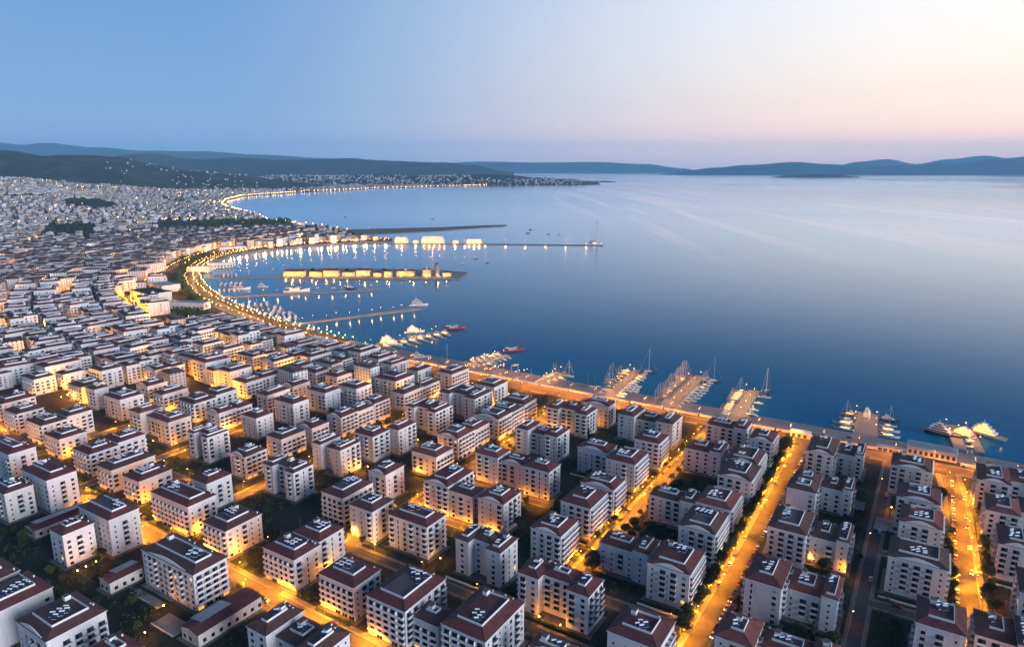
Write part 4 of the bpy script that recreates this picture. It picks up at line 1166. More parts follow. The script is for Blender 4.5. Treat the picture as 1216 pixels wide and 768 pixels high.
# far promenade: hundreds of lamps round both bays, the ones too small to part are one mass
FARL=MB()
def far_lamps(pts,step,off,h,r,m,power=0,every=5,colr=WARM,rs=random.Random(3),z=2.2):
    P=[Vector(p) for p in pts]; acc=step/2; n=0
    for a,b in zip(P[:-1],P[1:]):
        L=(b-a).length; d=(b-a).normalized(); nn=Vector((-d.y,d.x))
        while acc<L:
            p=a+d*(acc+rs.uniform(-.2,.2)*step)+nn*(off+rs.uniform(-1,1)*2); FARL.cyl(p.x,p.y,z,z+h,.15,.1,'post_metal',4); FARL.ball(p.x,p.y,z+h+r,r*rs.uniform(.7,1.2),m,5,4)
            n+=1
            if power and n%every==0: lamp_light(p.x,p.y,z+h+2,power*rs.uniform(.6,1.3),colr,1.0)
            acc+=step
        acc-=L
PROM=[Vector(W(-560,562))]+[Vector(gp(*p)) for p in [(350,386),(322,377),(298,369),(262,353),(246,339),(240,327),(249,314),(272,304),(310,297),(360,292),(420,288),(466,286)]]
PROM=smoothp(PROM,1)
far_lamps(PROM,13,6,6,.42,'lamp_warm',14000,2,WARM)
far_lamps(PROM,15,17,7,.45,'lamp_orange',16000,2,(1,.5,.14))
far_lamps(PROM,19,30,6,.38,'lamp_orange',0)
far_lamps(S6,13,0,6,.40,'lamp_orange',9000,2,OR)
B2=[Vector(gp(*p)) for p in [(420,276),(400,272),(375,268),(340,264),(320,262),(307,255),(290,251),(272,247),(266,243),(270,238),(290,233),(350,229),(450,224),(550,221),(640,218),(690,217)]]
far_lamps(B2[:7],70,8,8,1.0,'lamp_orange',0)
far_lamps(B2[6:12],26,10,8,1.6,'lamp_orange',60000,12,OR2)
far_lamps(B2[11:],60,12,8,2.1,'lamp_orange',0)
far_lamps(B2[13:],95,16,8,2.0,'lamp_warm',0)
# orange lit spots in streets of the farther city
for px,py in [(60,268),(185,243),(187,248),(190,238),(200,237),(215,238),(258,240),(250,245),(135,268),(150,268),(198,262),(212,262),(235,262),(270,258),(262,257),(285,266),(160,280),(265,288),(275,283),(300,275),(320,272),(355,268),(40,292),(120,232),(230,208),(222,209),(215,210),(152,191),(245,212),(75,466),(88,478),(25,443),(22,540),(27,355),(54,350),(57,340),(38,387),(55,395),(98,398),(118,418),(132,372),(145,395),(127,385),(205,352),(208,356),(212,384),(192,400),(155,438),(250,442),(272,457)]:
    x,y=gp(px,py) 
    z=base_z(x,y); d=math.hypot(x,y)
    if not (0<z<400): continue
    for q in range(3):
        FARL.ball(x+rt.uniform(-10,10)*d/900,y+rt.uniform(-14,14)*d/900,z+7,.35*max(1,d/1200),'lamp_orange',5,4)
    if d<2600: lamp_light(x,y,z+12 if d>900 else z+7,12000*max(1,(d/700))**1.5,OR,.6)
for kn,(n,st_) in enumerate([(129,25),(206,34),(283,42),(360,52),(437,64)]):
    P=offset(BAYS,n); acc=10
    for a,b in zip(P[:-1],P[1:]):
        L=(b-a).length
        while acc<L:
            p=a+(b-a)*(acc/L); acc+=st_*rt.uniform(.6,1.6); s_,t_=ST(p.x,p.y)
            if p.y<560 or p.x<-1100 or not pip(p.x,p.y,COAST) or seg_d(p,COAST)<60 or on_house(s_,t_,.5) or not -40<pix(p.x,p.y,2)[0]<1230: continue
            z=base_z(p.x,p.y); FARL.cyl(p.x,p.y,z,z+6,.12,.1,'post_metal',4); FARL.ball(p.x,p.y,z+6.2,.42,'lamp_orange',5,4); lamp_light(p.x,p.y,z+5.0,29000,OR,.6)
        acc-=L
for q in range(260):
    y=rt.uniform(1300,6200); x=-y*rt.uniform(.28,.76); z=base_z(x,y)
    if pip(x,y,COAST) and not belt(*pix(x,y,z)): FARL.ball(x,y,z+rt.uniform(9,16),rt.uniform(.5,.9)*(.6+y/4500),'lamp_orange',5,4)
_al=[]
for _ in range(9000):
    s0=rt.uniform(-680,-200); t0=rt.uniform(195,505)
    if on_house(s0,t0,1.6) or not on_house(s0,t0,6.5): continue
    x,y=W(s0,t0)
    if not -20<pix(x,y,2)[0]<1220 or any((x-a)**2+(y-b)**2<27**2 for a,b in _al) or seg_d((x,y),ROADS[3][1])<10 or seg_d((x,y),ROADS[4][1])<10 or seg_d((x,y),ROADS[5][1])<9: continue
    _al.append((x,y))
    if len(_al)>64: break
for x,y in _al:
    FARL.cyl(x,y,2.2,6.4,.08,.06,'post_metal',4); FARL.ball(x,y,6.5,.22,'lamp_orange',6,4); lamp_light(x,y,5.6,5200,OR,.5)
print('ALLEY',len(_al))
tag(FARL.obj('promenade_lamps'),'strings of glowing lamps round the two bays and through the alleys and far streets','lamps',kind='stuff')

# ------------------------------------------------------------------ piers, breakwaters, island
def slab(name,pts,z,label,cat='pier',m='apron_concrete',kind=None,edge='stone_quay'):
    mb=MB(); mb.prism(pts,-2,z,m,edge); o=mb.obj(name)
    tag(o,label,cat,kind=kind); return o
def pier_pts(b,t,w,z=1.4,bl=1.0):
    b=Vector(gp(*b,z)); t=Vector(gp(*t,z)); d=(t-b).normalized(); n=Vector((-d.y,d.x))*w/2; b=b-d*4*bl
    return [b+n,b-n,t-n,t+n],b,t,d
def boat_hull(mb,L,B,fb,m,deck,sheer=.6,stern=.75,z0=-.35):
    st_=10; rings=[]
    for i in range(st_+1):
        u=i/st_; x=-L/2+L*u; w=B/2*(stern+(1-stern)*min(1,u*3))*(1-max(0,(u-.45)/.55)**2.2)
        w=max(w,.04); zt=fb*(1+sheer*max(0,u-.4)**1.5*1.6)+ (sheer*.15*fb if u<.1 else 0); xo=(L*.05 if u==1 else 0)
        rings.append([(x,-w*.55,z0),(x,w*.55,z0),(x,w,zt*.55),(x+xo,w,zt),(x+xo,-w,zt),(x,-w,zt*.55)])
    mb.loft(rings,m)
    # deck sheet
    for r0,r1 in zip(rings[:-1],rings[1:]):
        a,b,c,d=r0[4],r1[4],r1[3],r0[3]; mb.poly([(a[0],a[1]*.93,a[2]+.02),(b[0],b[1]*.93,b[2]+.02),(c[0],c[1]*.93,c[2]+.02),(d[0],d[1]*.93,d[2]+.02)],deck)
def mk(kids): return kids
def proto_boat(kind):
    root=empty(kind[0],(0,0,-500)); k=[]
    def P(name,fn):
        m=MB(); fn(m); o=m.obj(name,root); k.append(o)
    t=kind[1]; lit=kind[2]; win='cabin_lit' if lit else 'glass_dark'
    if t=='sail':
        P('hull',lambda m:boat_hull(m,12,3.7,1.15,kind[3],'wood_deck',.35))
        def cab(m): m.loft([[(-2.4,-1.1,1.1),(2.8,-.7,1.2),(2.8,.7,1.2),(-2.4,1.1,1.1)],[(-2.2,-.95,1.75),(2.0,-.6,1.7),(2.0,.6,1.7),(-2.2,.95,1.75)]],'hull_white'); m.box(-1.9,1.5,-1.06,1.06,1.35,1.55,win); m.box(-4.6,-2.6,-1.2,1.2,1.2,2.9,'canvas_blue') if False else m.loft([[(-4.2,-1.2,1.9),(-2.3,-1.2,2.3),(-2.3,1.2,2.3),(-4.2,1.2,1.9)],[(-4.2,-1.1,2.0),(-2.3,-1.1,2.4),(-2.3,1.1,2.4),(-4.2,1.1,2.0)]],'canvas_blue')
        P('cabin',cab)
        def mast(m): m.tube((.8,0,1.2),(.8,0,17),.14,'mast_metal',6,.09); m.tube((.8,0,2.6),(-4.4,0,2.7),.12,'mast_metal',5); m.tube((.6,0,2.8),(-4.2,0,2.95),.24,'canvas_blue',6); m.tube((6.1,0,1.7),(.8,0,16.6),.05,'mast_metal',3); m.tube((-5.8,0,1.2),(.8,0,16.8),.05,'mast_metal',3); m.tube((.8,-.1,9),(.8,1.1,9.1),.05,'mast_metal',3); m.tube((.8,.1,9),(.8,-1.1,9.1),.05,'mast_metal',3)
        P('mast',mast)
    elif t=='yacht':
        P('hull',lambda m:boat_hull(m,14,4.3,1.7,kind[3],'wood_deck',.3))
        def cab(m):
            m.loft([[(-4.5,-1.7,1.65),(3.2,-1.3,1.9),(3.2,1.3,1.9),(-4.5,1.7,1.65)],[(-4.3,-1.55,2.95),(1.2,-1.15,3.0),(1.2,1.15,3.0),(-4.3,1.55,2.95)]],'hull_white'); m.loft([[(-4.0,-1.69,2.1),(2.3,-1.30,2.15),(2.3,1.30,2.15),(-4.0,1.69,2.1)],[(-4.0,-1.64,2.7),(1.6,-1.22,2.75),(1.6,1.22,2.75),(-4.0,1.64,2.7)]],win)
        P('cabin',cab)
        def fly(m): m.box(-5.6,0,-1.6,1.6,2.96,3.1,'hull_white'); m.box(-1.3,-.2,-1.2,1.2,3.1,3.9,'hull_white'); m.tube((-3.4,-1.4,3.0),(-3.0,-1.3,4.8),.1,'hull_white',4); m.tube((-3.4,1.4,3.0),(-3.0,1.3,4.8),.1,'hull_white',4); m.box(-3.6,-1.0,-1.35,1.35,4.8,4.92,'hull_white')
        P('flybridge',fly)
    elif t=='small':
        P('hull',lambda m:boat_hull(m,7.5,2.6,.95,kind[3],'hull_white',.3))
        def cab(m): m.loft([[(-1.2,-.95,.9),(1.6,-.7,1.0),(1.6,.7,1.0),(-1.2,.95,.9)],[(-1.1,-.8,1.7),(.7,-.6,1.75),(.7,.6,1.75),(-1.1,.8,1.7)]],'hull_white'); m.box(-.9,.9,-.87,.87,1.2,1.5,win)
        P('cabin',cab)
    elif t=='gulet':
        P('hull',lambda m:boat_hull(m,24,6.4,2.1,kind[3],'wood_deck',1.1,.7))
        def cab(m): m.box(-6,3,-1.9,1.9,2.1,3.6,'hull_white'); m.box(-5.6,2.6,-1.95,1.95,2.6,3.2,win); m.box(-10.2,-5.2,-2.4,2.4,4.4,4.55,'hull_white'); 
        P('cabin',cab)
        def mast(m):
            for x,h in((5,21),(-3.5,18)): m.tube((x,0,2),(x,0,h),.22,'hull_wood',6,.12); m.tube((x,0,4.2),(x-6.5,0,4.4),.16,'hull_wood',5); m.tube((x,0,4.5),(x-6,0,4.7),.28,'hull_white',6)
            m.tube((11.5,0,3.4),(17,0,5.2),.2,'hull_wood',5,.1); m.tube((17,0,5.2),(5,0,20.5),.05,'post_metal',3); m.tube((-11.5,0,3),(-3.5,0,17.6),.05,'post_metal',3); m.tube((5,0,20.5),(-3.5,0,17.6),.05,'post_metal',3)
            for yy in (-2.8,2.8): m.tube((5,yy,2.4),(5,0,19),.05,'post_metal',3)
        P('mast',mast)
    elif t=='super':
        P('hull',lambda m:boat_hull(m,30,7,3.0,kind[3],'wood_deck',.35,.85))
        def sup(m):
            for z,x0,x1,w in((3.0,-11,7,2.9),(5.3,-10,4.5,2.5),(7.5,-8,1.5,2.0),(9.5,-5,-1,1.4)):
                m.box(x0,x1,-w,w,z,z+2.1,'hull_white'); m.box(x0+.6,x1-.5,-w-.06,w+.06,z+.7,z+1.6,win); m.box(x0-1.2,x1+.7,-w-.3,w+.3,z+2.1,z+2.25,'hull_white')
            m.tube((-3.6,0,11.7),(-3.8,0,15.5),.3,'hull_white',6,.1); m.box(-4.4,-3,-1,1,12.6,12.8,'hull_white')
        P('superstructure',sup)
    remember(root,k); return root
PB={}
BOATS=[]
def boat(t,x,y,rot,lit=False,hull='hull_white',sc=1.0,info=None,power=0,z=0):
    name={'sail':'sailboat','yacht':'motor_yacht','small':'motor_boat','gulet':'gulet_boat','super':'superyacht'}[t]
    key=(name,t,lit,hull)
    if key not in PB: PB[key]=proto_boat(key); root=PB[key]
    else: root=copy_tree(PB[key])
    root.location=(x,y,z); root.rotation_euler=(0,0,rot); root.scale=(sc,sc,sc)
    BOATS.append((root,t,lit,hull,info))
    return root
# first of each prototype is copied from while in place, so its own placing must come after the copies: keep clean originals
def pier_boats(b,t,w,spec,desc,z=1.4,lamps=0,lp=2500,side_l='left',side_r='right',seed=1,mirror=False):
    rs=random.Random(seed); P,bb,tt,d=pier_pts(b,t,w,z); slab('pier',P,z,desc+', long concrete pier' if False else 'solid concrete deck of the '+desc,'pier')
    n=Vector((-d.y,d.x)); L=(tt-bb).length
    for side,lst in spec.items():
        if len(lst)>=5: lst=[q for p_ in lst for q in (p_,p_)][:int(len(lst)*1.75)]
        # side 1 = left of the direction out to sea
        u=6.0; k=0
        for item in lst:
            ty,lit,hull,sc=item; wd={'sail':3.7,'yacht':4.3,'small':2.6,'gulet':6.4,'super':7}[ty]*sc; ln={'sail':12,'yacht':14,'small':7.5,'gulet':24,'super':30}[ty]*sc
            sp=(L-8)/max(1,len(lst)); k+=1
            p=bb+d*(5+sp*(k-.5))+n*side*(w/2+.7+ln/2)
            out=math.atan2(n.y*side,n.x*side)+rs.uniform(-.06,.06)
            boat(ty,p.x,p.y,out,lit,hull,sc,('pier',desc,side,k))
    for i in range(lamps):
        p=bb+d*(8+(L-12)*(i+.5)/lamps)+n*(w/2-.5)*(1 if i%2 else -1)
        if i%2==0 or lamps<7 or True:
            lamp(p.x,p.y,math.atan2(n.y,n.x),'white',lp,WARM,('row',desc,i+1),z)
    return bb,tt,d,n,L
Sl=lambda s=1.0:('sail',True,'hull_white',s); Sd=lambda s=1.0:('sail',False,'hull_white',s)
Yl=lambda s=1.0:('yacht',True,'hull_white',s); Yd=lambda s=1.0:('yacht',False,'hull_white',s); Ml=lambda s=1.0:('small',True,'hull_white',s); Md=lambda s=1.0:('small',False,'hull_white',s); Yb=lambda s=1.0:('yacht',False,'hull_blue',s)
pier_boats((1028,516),(1031,490),16,{1:[Yl(),Yl(1.1),Sl(),Yl(.8)],-1:[Yl(),Yl(),Sl(1.0),Yb()]},'golden-ship pier',lamps=6,lp=.6*2830)
pier_boats((1140,531),(1129,504),8,{-1:[Ml(),Yl(.7),Ml(),Yl(.6)]},'left pier of the farthest right group',lamps=4,lp=.5*4040,seed=2)
pier_boats((1163,534),(1150,508),6,{},'right pier of the farthest right group',lamps=4,lp=.5*4040)
pier_boats((872,496),(896,463),10,{1:[Yl(.75),Yl(.75),Yl(.8),Sl(.8),Yl(.8),Yl(.8),Sl(.8),Yl(.7)],-1:[Yd(1.1),Ml(),Ml(),Sd(.9)]},'wide pier in the right centre',lamps=8,lp=3462,seed=3)
pier_boats((792,484),(831,446),10,{1:[Sl(.9),Sl(),Sl(.9),Sd(.9),Sl(),Sl(.9),Sd(),Sl(.9),Sl(1.1),Sd(),Sl()],-1:[Yl(.7),Yd(.8),Yd(.85),Yd(.9),Sl(.9),Yd(.8),Sd(.9)]},'central pier of the masted boats',lamps=9,lp=3462,seed=4)
pier_boats((722,471),(757,439),8,{1:[Yl(.8),Sl(.8),Sd(1.1),Sl(.7),Yl(.7),Sd(1.1)],-1:[Yl(1.0),Yd(1.1),Yd(1.0),Ml(),Yl(.7),Md(),Yl(.7)]},'pier left of the masted boats',lamps=8,lp=3462,seed=5)
pier_boats((641,457),(671,441),3,{1:[Yl(.7),Yl(.7),Yl(.7),Sl(.7),Yl(.7)],-1:[Yl(.7),Yd(.8),Yl(.7),Sd(1.0)]},'short bright jetty',lamps=5,lp=3077,seed=6)
pier_boats((606,450),(634,446),3,{1:[Sd(.8),Sd(.8),Ml()],-1:[Yl(.7),Ml(),Sl(.7)]},'small second jetty',lamps=4,lp=.5*2114,seed=7)
pier_boats((577,448),(602,440),3,{1:[Sd(.7),Ml(),Sd(.7)],-1:[Yl(.8),Yl(.7),Ml()]},'small jetty by the red ship',lamps=4,lp=.5*1922,seed=8)
b8=pier_boats((552,437),(603,421),6,{1:[Ml(),Yd(1.1),Yd(1.1),Yl(.9),Yl(.9)],-1:[Yd(.7),Yl(.7),Md(),Md(),Yd(.7)]},'pier with the nearer red ship',lamps=7,lp=2886,seed=9)
b10=pier_boats((424,415),(528,393),8,{-1:[Yl(1.2),Yl(1.2),Yl(1.3),Yl(1.2),Yl(1.3),Yl(1.2)],1:[]},'long pier with the farther red ship',lamps=10,lp=3462,seed=10)
b11=pier_boats((318,388),(500,366),9,{},'long bare lamp pier',lamps=13,lp=2500,seed=11)
b12=pier_boats((250,353),(452,343.5),10,{},'long pier with the lit galleon',lamps=12,lp=2886,seed=12)
def at_px(px,py): return gp(px,py,0)
def moored(t,px,py,deg,info,**kw):
    x,y=at_px(px,py)
    if kw.get('lit') and t in('super','gulet'):
        for q in(-7,5): lamp_light(x+q*math.cos(R_(deg))-4*math.sin(R_(deg)),y+q*math.sin(R_(deg))+4*math.cos(R_(deg))-6,7,600,(1,.42,.07),.6)  # bare lights without fixtures, added to gild the lit ships
    return boat(t,x,y,R_(deg),info=('one',info),**kw)
moored('gulet',610,417,18,'red two-masted wooden ship at the end of the nearer ship pier',hull='hull_red')
moored('gulet',540,391,12,'red two-masted wooden ship at the end of the farther ship pier',hull='hull_red',sc=1.1)
moored('super',1029,496,90-32,'tall golden lit ship at the tip of the near right pier',lit=True,sc=.75)
moored('super',1141,517,122,'golden lit white yacht between the two farthest right piers',lit=True,sc=.65)
moored('super',1119,517,-48,'big white yacht with dark hull left of the farthest right piers',hull='hull_blue',sc=.8)
moored('super',1172,518,-58,'long lit white yacht outside the farthest right pier',lit=True,sc=.85)
moored('sail',846,454,10,'large dark-hulled sailing boat across the tip of the central masted pier',hull='hull_blue',sc=1.5)
moored('sail',769,443,8,'large dark sailing boat at the tip of the pier left of the masted boats',hull='hull_blue',sc=1.5)
moored('sail',909,466,40,'dark sailing yacht at the tip of the wide right centre pier',hull='hull_blue',sc=1.4)
moored('gulet',703,462,165,'dark red wooden boat at the root of the pier left of the masted boats',hull='hull_wood',sc=.75)
moored('sail',530,433,25,'dark sailing yacht moored left of the nearer ship pier',hull='hull_blue',sc=1.3)
moored('yacht',499,426,15,'white motor yacht moored alone below the long ship pier',sc=1.5)
moored('super',463,410,-12,'long brightly lit white ship along the near side of the ship pier',lit=True,sc=1.0)
moored('super',492,395,12,'lit white ship with tall mast behind the long ship pier',lit=True,sc=.8)
moored('super',497,363,10,'grey ship with mast at the end of the bare lamp pier',sc=.9)
moored('gulet',352,347,15,'long lit galleon moored on the far lamp pier',lit=True,hull='hull_white',sc=1.7)
moored('yacht',417,343,8,'small dark ferry on the far lamp pier',hull='hull_blue',sc=1.3)
moored('gulet',285,344,5,'long white excursion boat near the root of the galleon pier',hull='hull_white',sc=1.4)
moored('super',312,341,0,'white round-topped boat beside the galleon',sc=.6)
moored('sail',706,291,20,'sailing ship with very tall mast at the end of the outer breakwater',lit=True,sc=3.6)
moored('small',612,434,30,'small white launch beside the pier of the nearer red ship')
for i,(px,py) in enumerate([(514,260),(565,307),(579,312),(549,314),(630,273),(627,277),(651,278),(664,278),(348,254),(410,258)]):
    moored('small',px,py,i*37,'tiny dark boat anchored on the open bay, %s of ten counted from the left'%ordw(sorted([514,565,579,549,630,627,651,664,348,410]).index(px)+1),hull='hull_blue',sc=1.6)
for i,(px,py) in enumerate([(304,319),(313,320),(322,318),(296,326),(236,317),(410,322)]):
    pass
# marina fingers in the left basin
fing=[((276,364),(322,361)),((286,369),(338,366)),((296,373),(350,371.5)),((312,380),(356,377.5)),((256,346),(288,344)),((258,338),(290,337)),((262,328),(284,327)),((352,393),(368,393.5))]
for i,(b,t) in enumerate(fing):
    P,bb,tt,d=pier_pts(b,t,2.5,.9); slab('jetty',P,.9,'slim floating jetty, %s from the south in the left marina basin'%ordw([8,7,6,5,4,3,2,1].index([8,7,6,5,4,3,2,1][i])+1),'jetty',m='wood_deck')
    n=Vector((-d.y,d.x)); L=(tt-bb).length; nb=max(3,int(L/8.5)); rs=random.Random(i)
    for sd in(1,-1):
        for k in range(nb):
            ty=rs.choice(['yacht','yacht','small','sail','yacht']); sc=rs.uniform(.75,1.0)
            ln={'sail':12,'yacht':14,'small':7.5}[ty]*sc; p=bb+d*(6+(L-8)*(k+.5)/nb)+n*sd*(1.6+ln/2)
            if pip(p.x,p.y,COAST): continue
            boat(ty,p.x,p.y,math.atan2(n.y*sd,n.x*sd)+rs.uniform(-.1,.1),rs.random()<.25,'hull_white',sc,('fing',i,sd,k+1))
# park the originals' own position was overwritten by their first use; nothing left at z=-500
def soft(px,py,pw,z=9,c=WARM): x,y=gp(px,py); lamp_light(x,y,z,pw,c,1.0)
print('BOATCOUNT',len(BOATS))
# ------------------------------------------------------------------ castle island
isl=[gp(*p,1.6) for p in [(333,329.5),(340,319),(420,318.5),(520,320.5),(556,323.5),(545,331),(440,331)]]
slab('island',isl,1.8,'long low island with golden lit houses and a round tower','island',m='stone_quay',kind='structure')
slab('causeway',pier_pts((250,330),(336,329.5),5,1.6)[0],1.6,'narrow causeway from the promenade to the golden island','pier')
def gold_house(px,py,L,D,h,lab,dome=False,name='island_house'):
    x,y=gp(px,py,1.8); root=empty(name,(x,y,1.8),R_(-1)); tag(root,lab,'building')
    w=MB(); w.box(-L/2,L/2,-D/2,D/2,-1,h,'stone_gold'); w.box(-L/2-.4,L/2+.4,-D/2-.4,D/2+.4,h,h+.4,'stone_gold'); w.obj('wall',root)
    n=max(2,int(L/4.5))
    am2=arch_mb(); 
    for i in range(n):
        o=link('arch',ARCH,root,(-L/2+L*(i+.5)/n,-D/2-.04,2.4)); o.scale=(1.35,1,1.25)
    r=MB()
    if dome: r.ball(0,0,h+.3,min(L,D)*.32,'trim_white',12,8)
    r.loft([[(-L/2-.5,-D/2-.5,h+.4),(L/2+.5,-D/2-.5,h+.4),(L/2+.5,D/2+.5,h+.4),(-L/2-.5,D/2+.5,h+.4)],[(-L/2+2.5,-.2,h+2.6),(L/2-2.5,-.2,h+2.6),(L/2-2.5,.2,h+2.6),(-L/2+2.5,.2,h+2.6)]],ROOFS[1]); r.obj('roof',root)
    k=max(1,int(L/12))
    for i in range(k): lamp_light(-L/2+L*(i+.5)/k,-D/2-7,3.0,8000,(1,.50,.09),.5,root)
ARCH=(lambda m:(m,m.mesh('arch'))[1])(MB())
def _a():
    m=MB(); n=8; pts=[(-1.0,-1.8),(1.0,-1.8)]+[(1.0*math.cos(math.pi*i/n),.4+1.0*math.sin(math.pi*i/n)) for i in range(n+1)]
    m.loft([[(p[0],.05,p[1]) for p in pts][::-1],[(p[0],-.08,p[1]) for p in pts][::-1]],'shop_lit'); return m.mesh('arch')
ARCH=_a()
for i,(px,L,h,dm) in enumerate([(350,40,8.5,0),(376,24,6.5,0),(394,28,10,0),(414,22,7,0),(432,26,9.5,0),(449,16,5.5,0),(461,14,8,0),(482,34,8,1),(507,15,12,1),(531,16,6,0)]):
    gold_house(px,327.3-(.7 if i%3==1 else 0),L,11,h,'golden lit arcaded house, %s from the left on the island%s'%(ordw(i+1),', with a small dome' if dm else ''),dm)
x,y=gp(519,327,1.8); root=empty('round_tower',(x,y,1.8)); tag(root,'tall round grey stone tower with dark cap near the right tip of the island','tower')
m=MB(); m.cyl(0,0,-1,17,5.4,4.6,'stone_quay',20); m.cyl(0,0,17,18.4,5.6,5.6,'stone_quay',20)
m.obj('shaft',root); m=MB(); m.cyl(0,0,18.4,22,3.6,3.2,'stone_quay',16); m.obj('turret',root); m=MB(); m.cyl(0,0,22,24.8,3.5,.4,'recess_dark',14); m.obj('roof',root)
for i in range(4):
    m=MB(); m.box(-.5,.5,-.3,.3,4+3*i,5.4+3*i,'recess_dark'); m.obj('window',root,(math.sin(.4*i-.5)*5.0,-math.cos(.4*i-.5)*4.95,0))
lamp_light(4,-11,2,3500,(1,.75,.5),.5,root)
for i,px in enumerate([385,400,412,425,428,457,503,371,440]):
    x,y=gp(px,323.5,1.8); tree(x,y,1.8,'cypress' if i%3==0 else 'round',.95 if i%3==0 else 1.25,info=('one','dark tree behind the golden island houses, %s of nine from the left'%ordw(sorted([385,400,412,425,428,457,503,371,440]).index(px)+1)))
for i in range(7):
    x,y=gp(345+29*i,330.4,1.8); lamp(x,y,0,'white',4500,WARM,('row','front edge of the golden island',i+1),1.8)
m=MB(); m.tube((0,0,1.5),(0,0,66),1.7,'mast_metal',7,.6); m.tube((-16,0,3),(0,0,62),.22,'mast_metal',4); m.tube((18,0,3),(0,0,62),.22,'mast_metal',4); m.tube((-1,0,6),(-15,0,6.5),.6,'mast_metal',5)
x,y=gp(709,291,1.8); o=m.obj('rigged_mast',None,(x,y,1.8)); tag(o,'very tall thin rigged mast standing at the end of the outer breakwater','mast')
# outer breakwater with its lit buildings, sand spit
slab('breakwater',pier_pts((425,288),(716,291),14,1.8,0)[0],1.8,'long outer breakwater carrying lit halls and a row of lamps','breakwater')
sp=[gp(*p,1.5) for p in [(398,273),(450,271.5),(520,270),(575,267.5),(602,267),(598,268.6),(560,271),(520,274),(470,276.5),(425,278.5)]]
slab('sand_spit',sp,1.6,'long low sand spit reaching into the bay','spit',m='sand',kind='structure',edge='sand')
def bw_building(px,L,D,h,lab,dome=0,stair=False,py=288.3):
    x,y=gp(px,py,1.8); root=empty('breakwater_hall',(x,y,1.8),0); tag(root,lab,'building')
    w=MB(); w.box(-L/2,L/2,-D/2,D/2,-1,h*.6,WALLS[1]); w.box(-L/2+2,L/2-2,-D/2+1,D/2-1,h*.6,h,WALLS[0]); 
    w.box(-L/2-.5,L/2+.5,-D/2-.5,D/2+.5,h*.6,h*.6+.3,'trim_white'); w.obj('wall',root)
    n=int(L/4.2)
    for i in range(n): o=link('arch',ARCH,root,(-L/2+L*(i+.5)/n,-D/2-.04,2.6)); o.scale=(1.3,1,1.2)
    r=MB(); r.box(-L/2+1.5,L/2-1.5,-D/2+.5,D/2-.5,h,h+.4,'trim_white')
    for i in range(dome): r.ball(-L/2+L*(i+.5)/dome,0,h+.6,2.6,'trim_white',10,6)
    r.obj('roof',root)
    for i in range(max(1,int(L/14))): lamp_light(-L/2+7+14*i,-D/2-8,4,8000,(1,.47,.10),.5,root); 
    lamp_light(0,-D/2-7,h+2,3500,WARM,.5,root)
bw_building(477,36,13,15,'pale lit hall with two roof turrets, leftmost on the outer breakwater',2)
bw_building(514,60,14,18,'broad white terraced hall glowing on the outer breakwater',0)
bw_building(494,14,10,6,'small lit house between the two large breakwater halls')
bw_building(541,16,10,6,'low lit house right of the broad terraced breakwater hall')
bw_building(563,42,12,9,'dark-roofed lit hall, rightmost on the outer breakwater')
for i in range(12):
    px=432+24*i; x,y=gp(px,288,1.8); lamp(x,y,-1.57,'white',9000,WARM,('row','outer breakwater',i+1),1.8)
for i in range(5):
    px=405+33*i; x,y=gp(px,273.5,1.6); lamp(x,y,-1.57,'white',3000,OR,('row','sand spit',i+1),1.6,light=False)
soft(430,284,20000); soft(398,290,20000); 
# ------------------------------------------------------------------ cars
CARS=[]
def car_proto(i):
    root=empty('parked_car',(0,0,-50)); k=[]
    def P(n,fn): m=MB(); fn(m); o=m.obj(n,root); k.append(o)
    pm='car_paint_%d'%i
    def body(m):
        prof=[(-2.15,.35),(-2.2,.75),(-1.95,.92),(-1.5,.95),(1.1,.93),(2.0,.78),(2.18,.6),(2.15,.35)]
        m.loft([[(x,y*(1 if 0<j<7 else 1),z) for j,(x,z) in enumerate(prof)] for y in (.86,-.86)],pm)
        m.loft([[(-1.75,.93),(1.0,.93),(.35,1.42),(-1.35,1.42)][q]+() and None for q in ()],pm) if False else None
        m.loft([[(-1.25,-.66,1.38),(.30,-.66,1.38),(.30,.66,1.38),(-1.25,.66,1.38)],[(-1.15,-.62,1.45),(.22,-.62,1.45),(.22,.62,1.45),(-1.15,.62,1.45)]],pm)
    P('body',body)
    P('window_glass',lambda m:m.loft([[(-1.8,-.8,.92),(1.05,-.8,.92),(1.05,.8,.92),(-1.8,.8,.92)],[(-1.27,-.67,1.39),(.32,-.67,1.39),(.32,.67,1.39),(-1.27,.67,1.39)]],'glass_dark'))
    for sx in(-1.35,1.35):
        for sy in(-.8,.8): P('wheel',lambda m:m.tube((sx,sy-.1,.33),(sx,sy+.1,.33),.33,'tyre',10))
    return root,k
CP=[]
def make_cars():
    for i in range(6): 
        r,k=car_proto(i); remember(r,k); CP.append([r,False])
make_cars()
hl=(lambda m:(m.box(2.14,2.24,-.16,.16,.55,.75,'head_light'),m.mesh('headlight'))[1])(MB())
tl=(lambda m:(m.box(-2.25,-2.17,-.14,.14,.6,.8,'tail_light'),m.mesh('taillight'))[1])(MB())
def car(s,t,rot,info,lights=False,world=False):
    p=rt.choice(CP)
    if p[1]: r=copy_tree(p[0])
    else: r=p[0]; p[1]=True
    x,y=(s,t) if world else W(s,t); r.location=(x,y,2.225); r.rotation_euler=(0,0,rot)
    CARS.append((r,x,y,CP.index(p),lights,info)); return r
def car_row(a,b,n,rot,desc,lights=0,skip=.15):
    for i in range(n):
        if rt.random()<skip: continue
        s=a[0]+(b[0]-a[0])*(i+.5)/n; t=a[1]+(b[1]-a[1])*(i+.5)/n; car(s,t,GA+rot+rt.uniform(-.03,.03),(desc,i),rt.random()<lights)
Hp=math.pi/2
car_row((-63.4,262),(-63.4,500),32,-Hp,'right kerb of the wide orange avenue',.45)
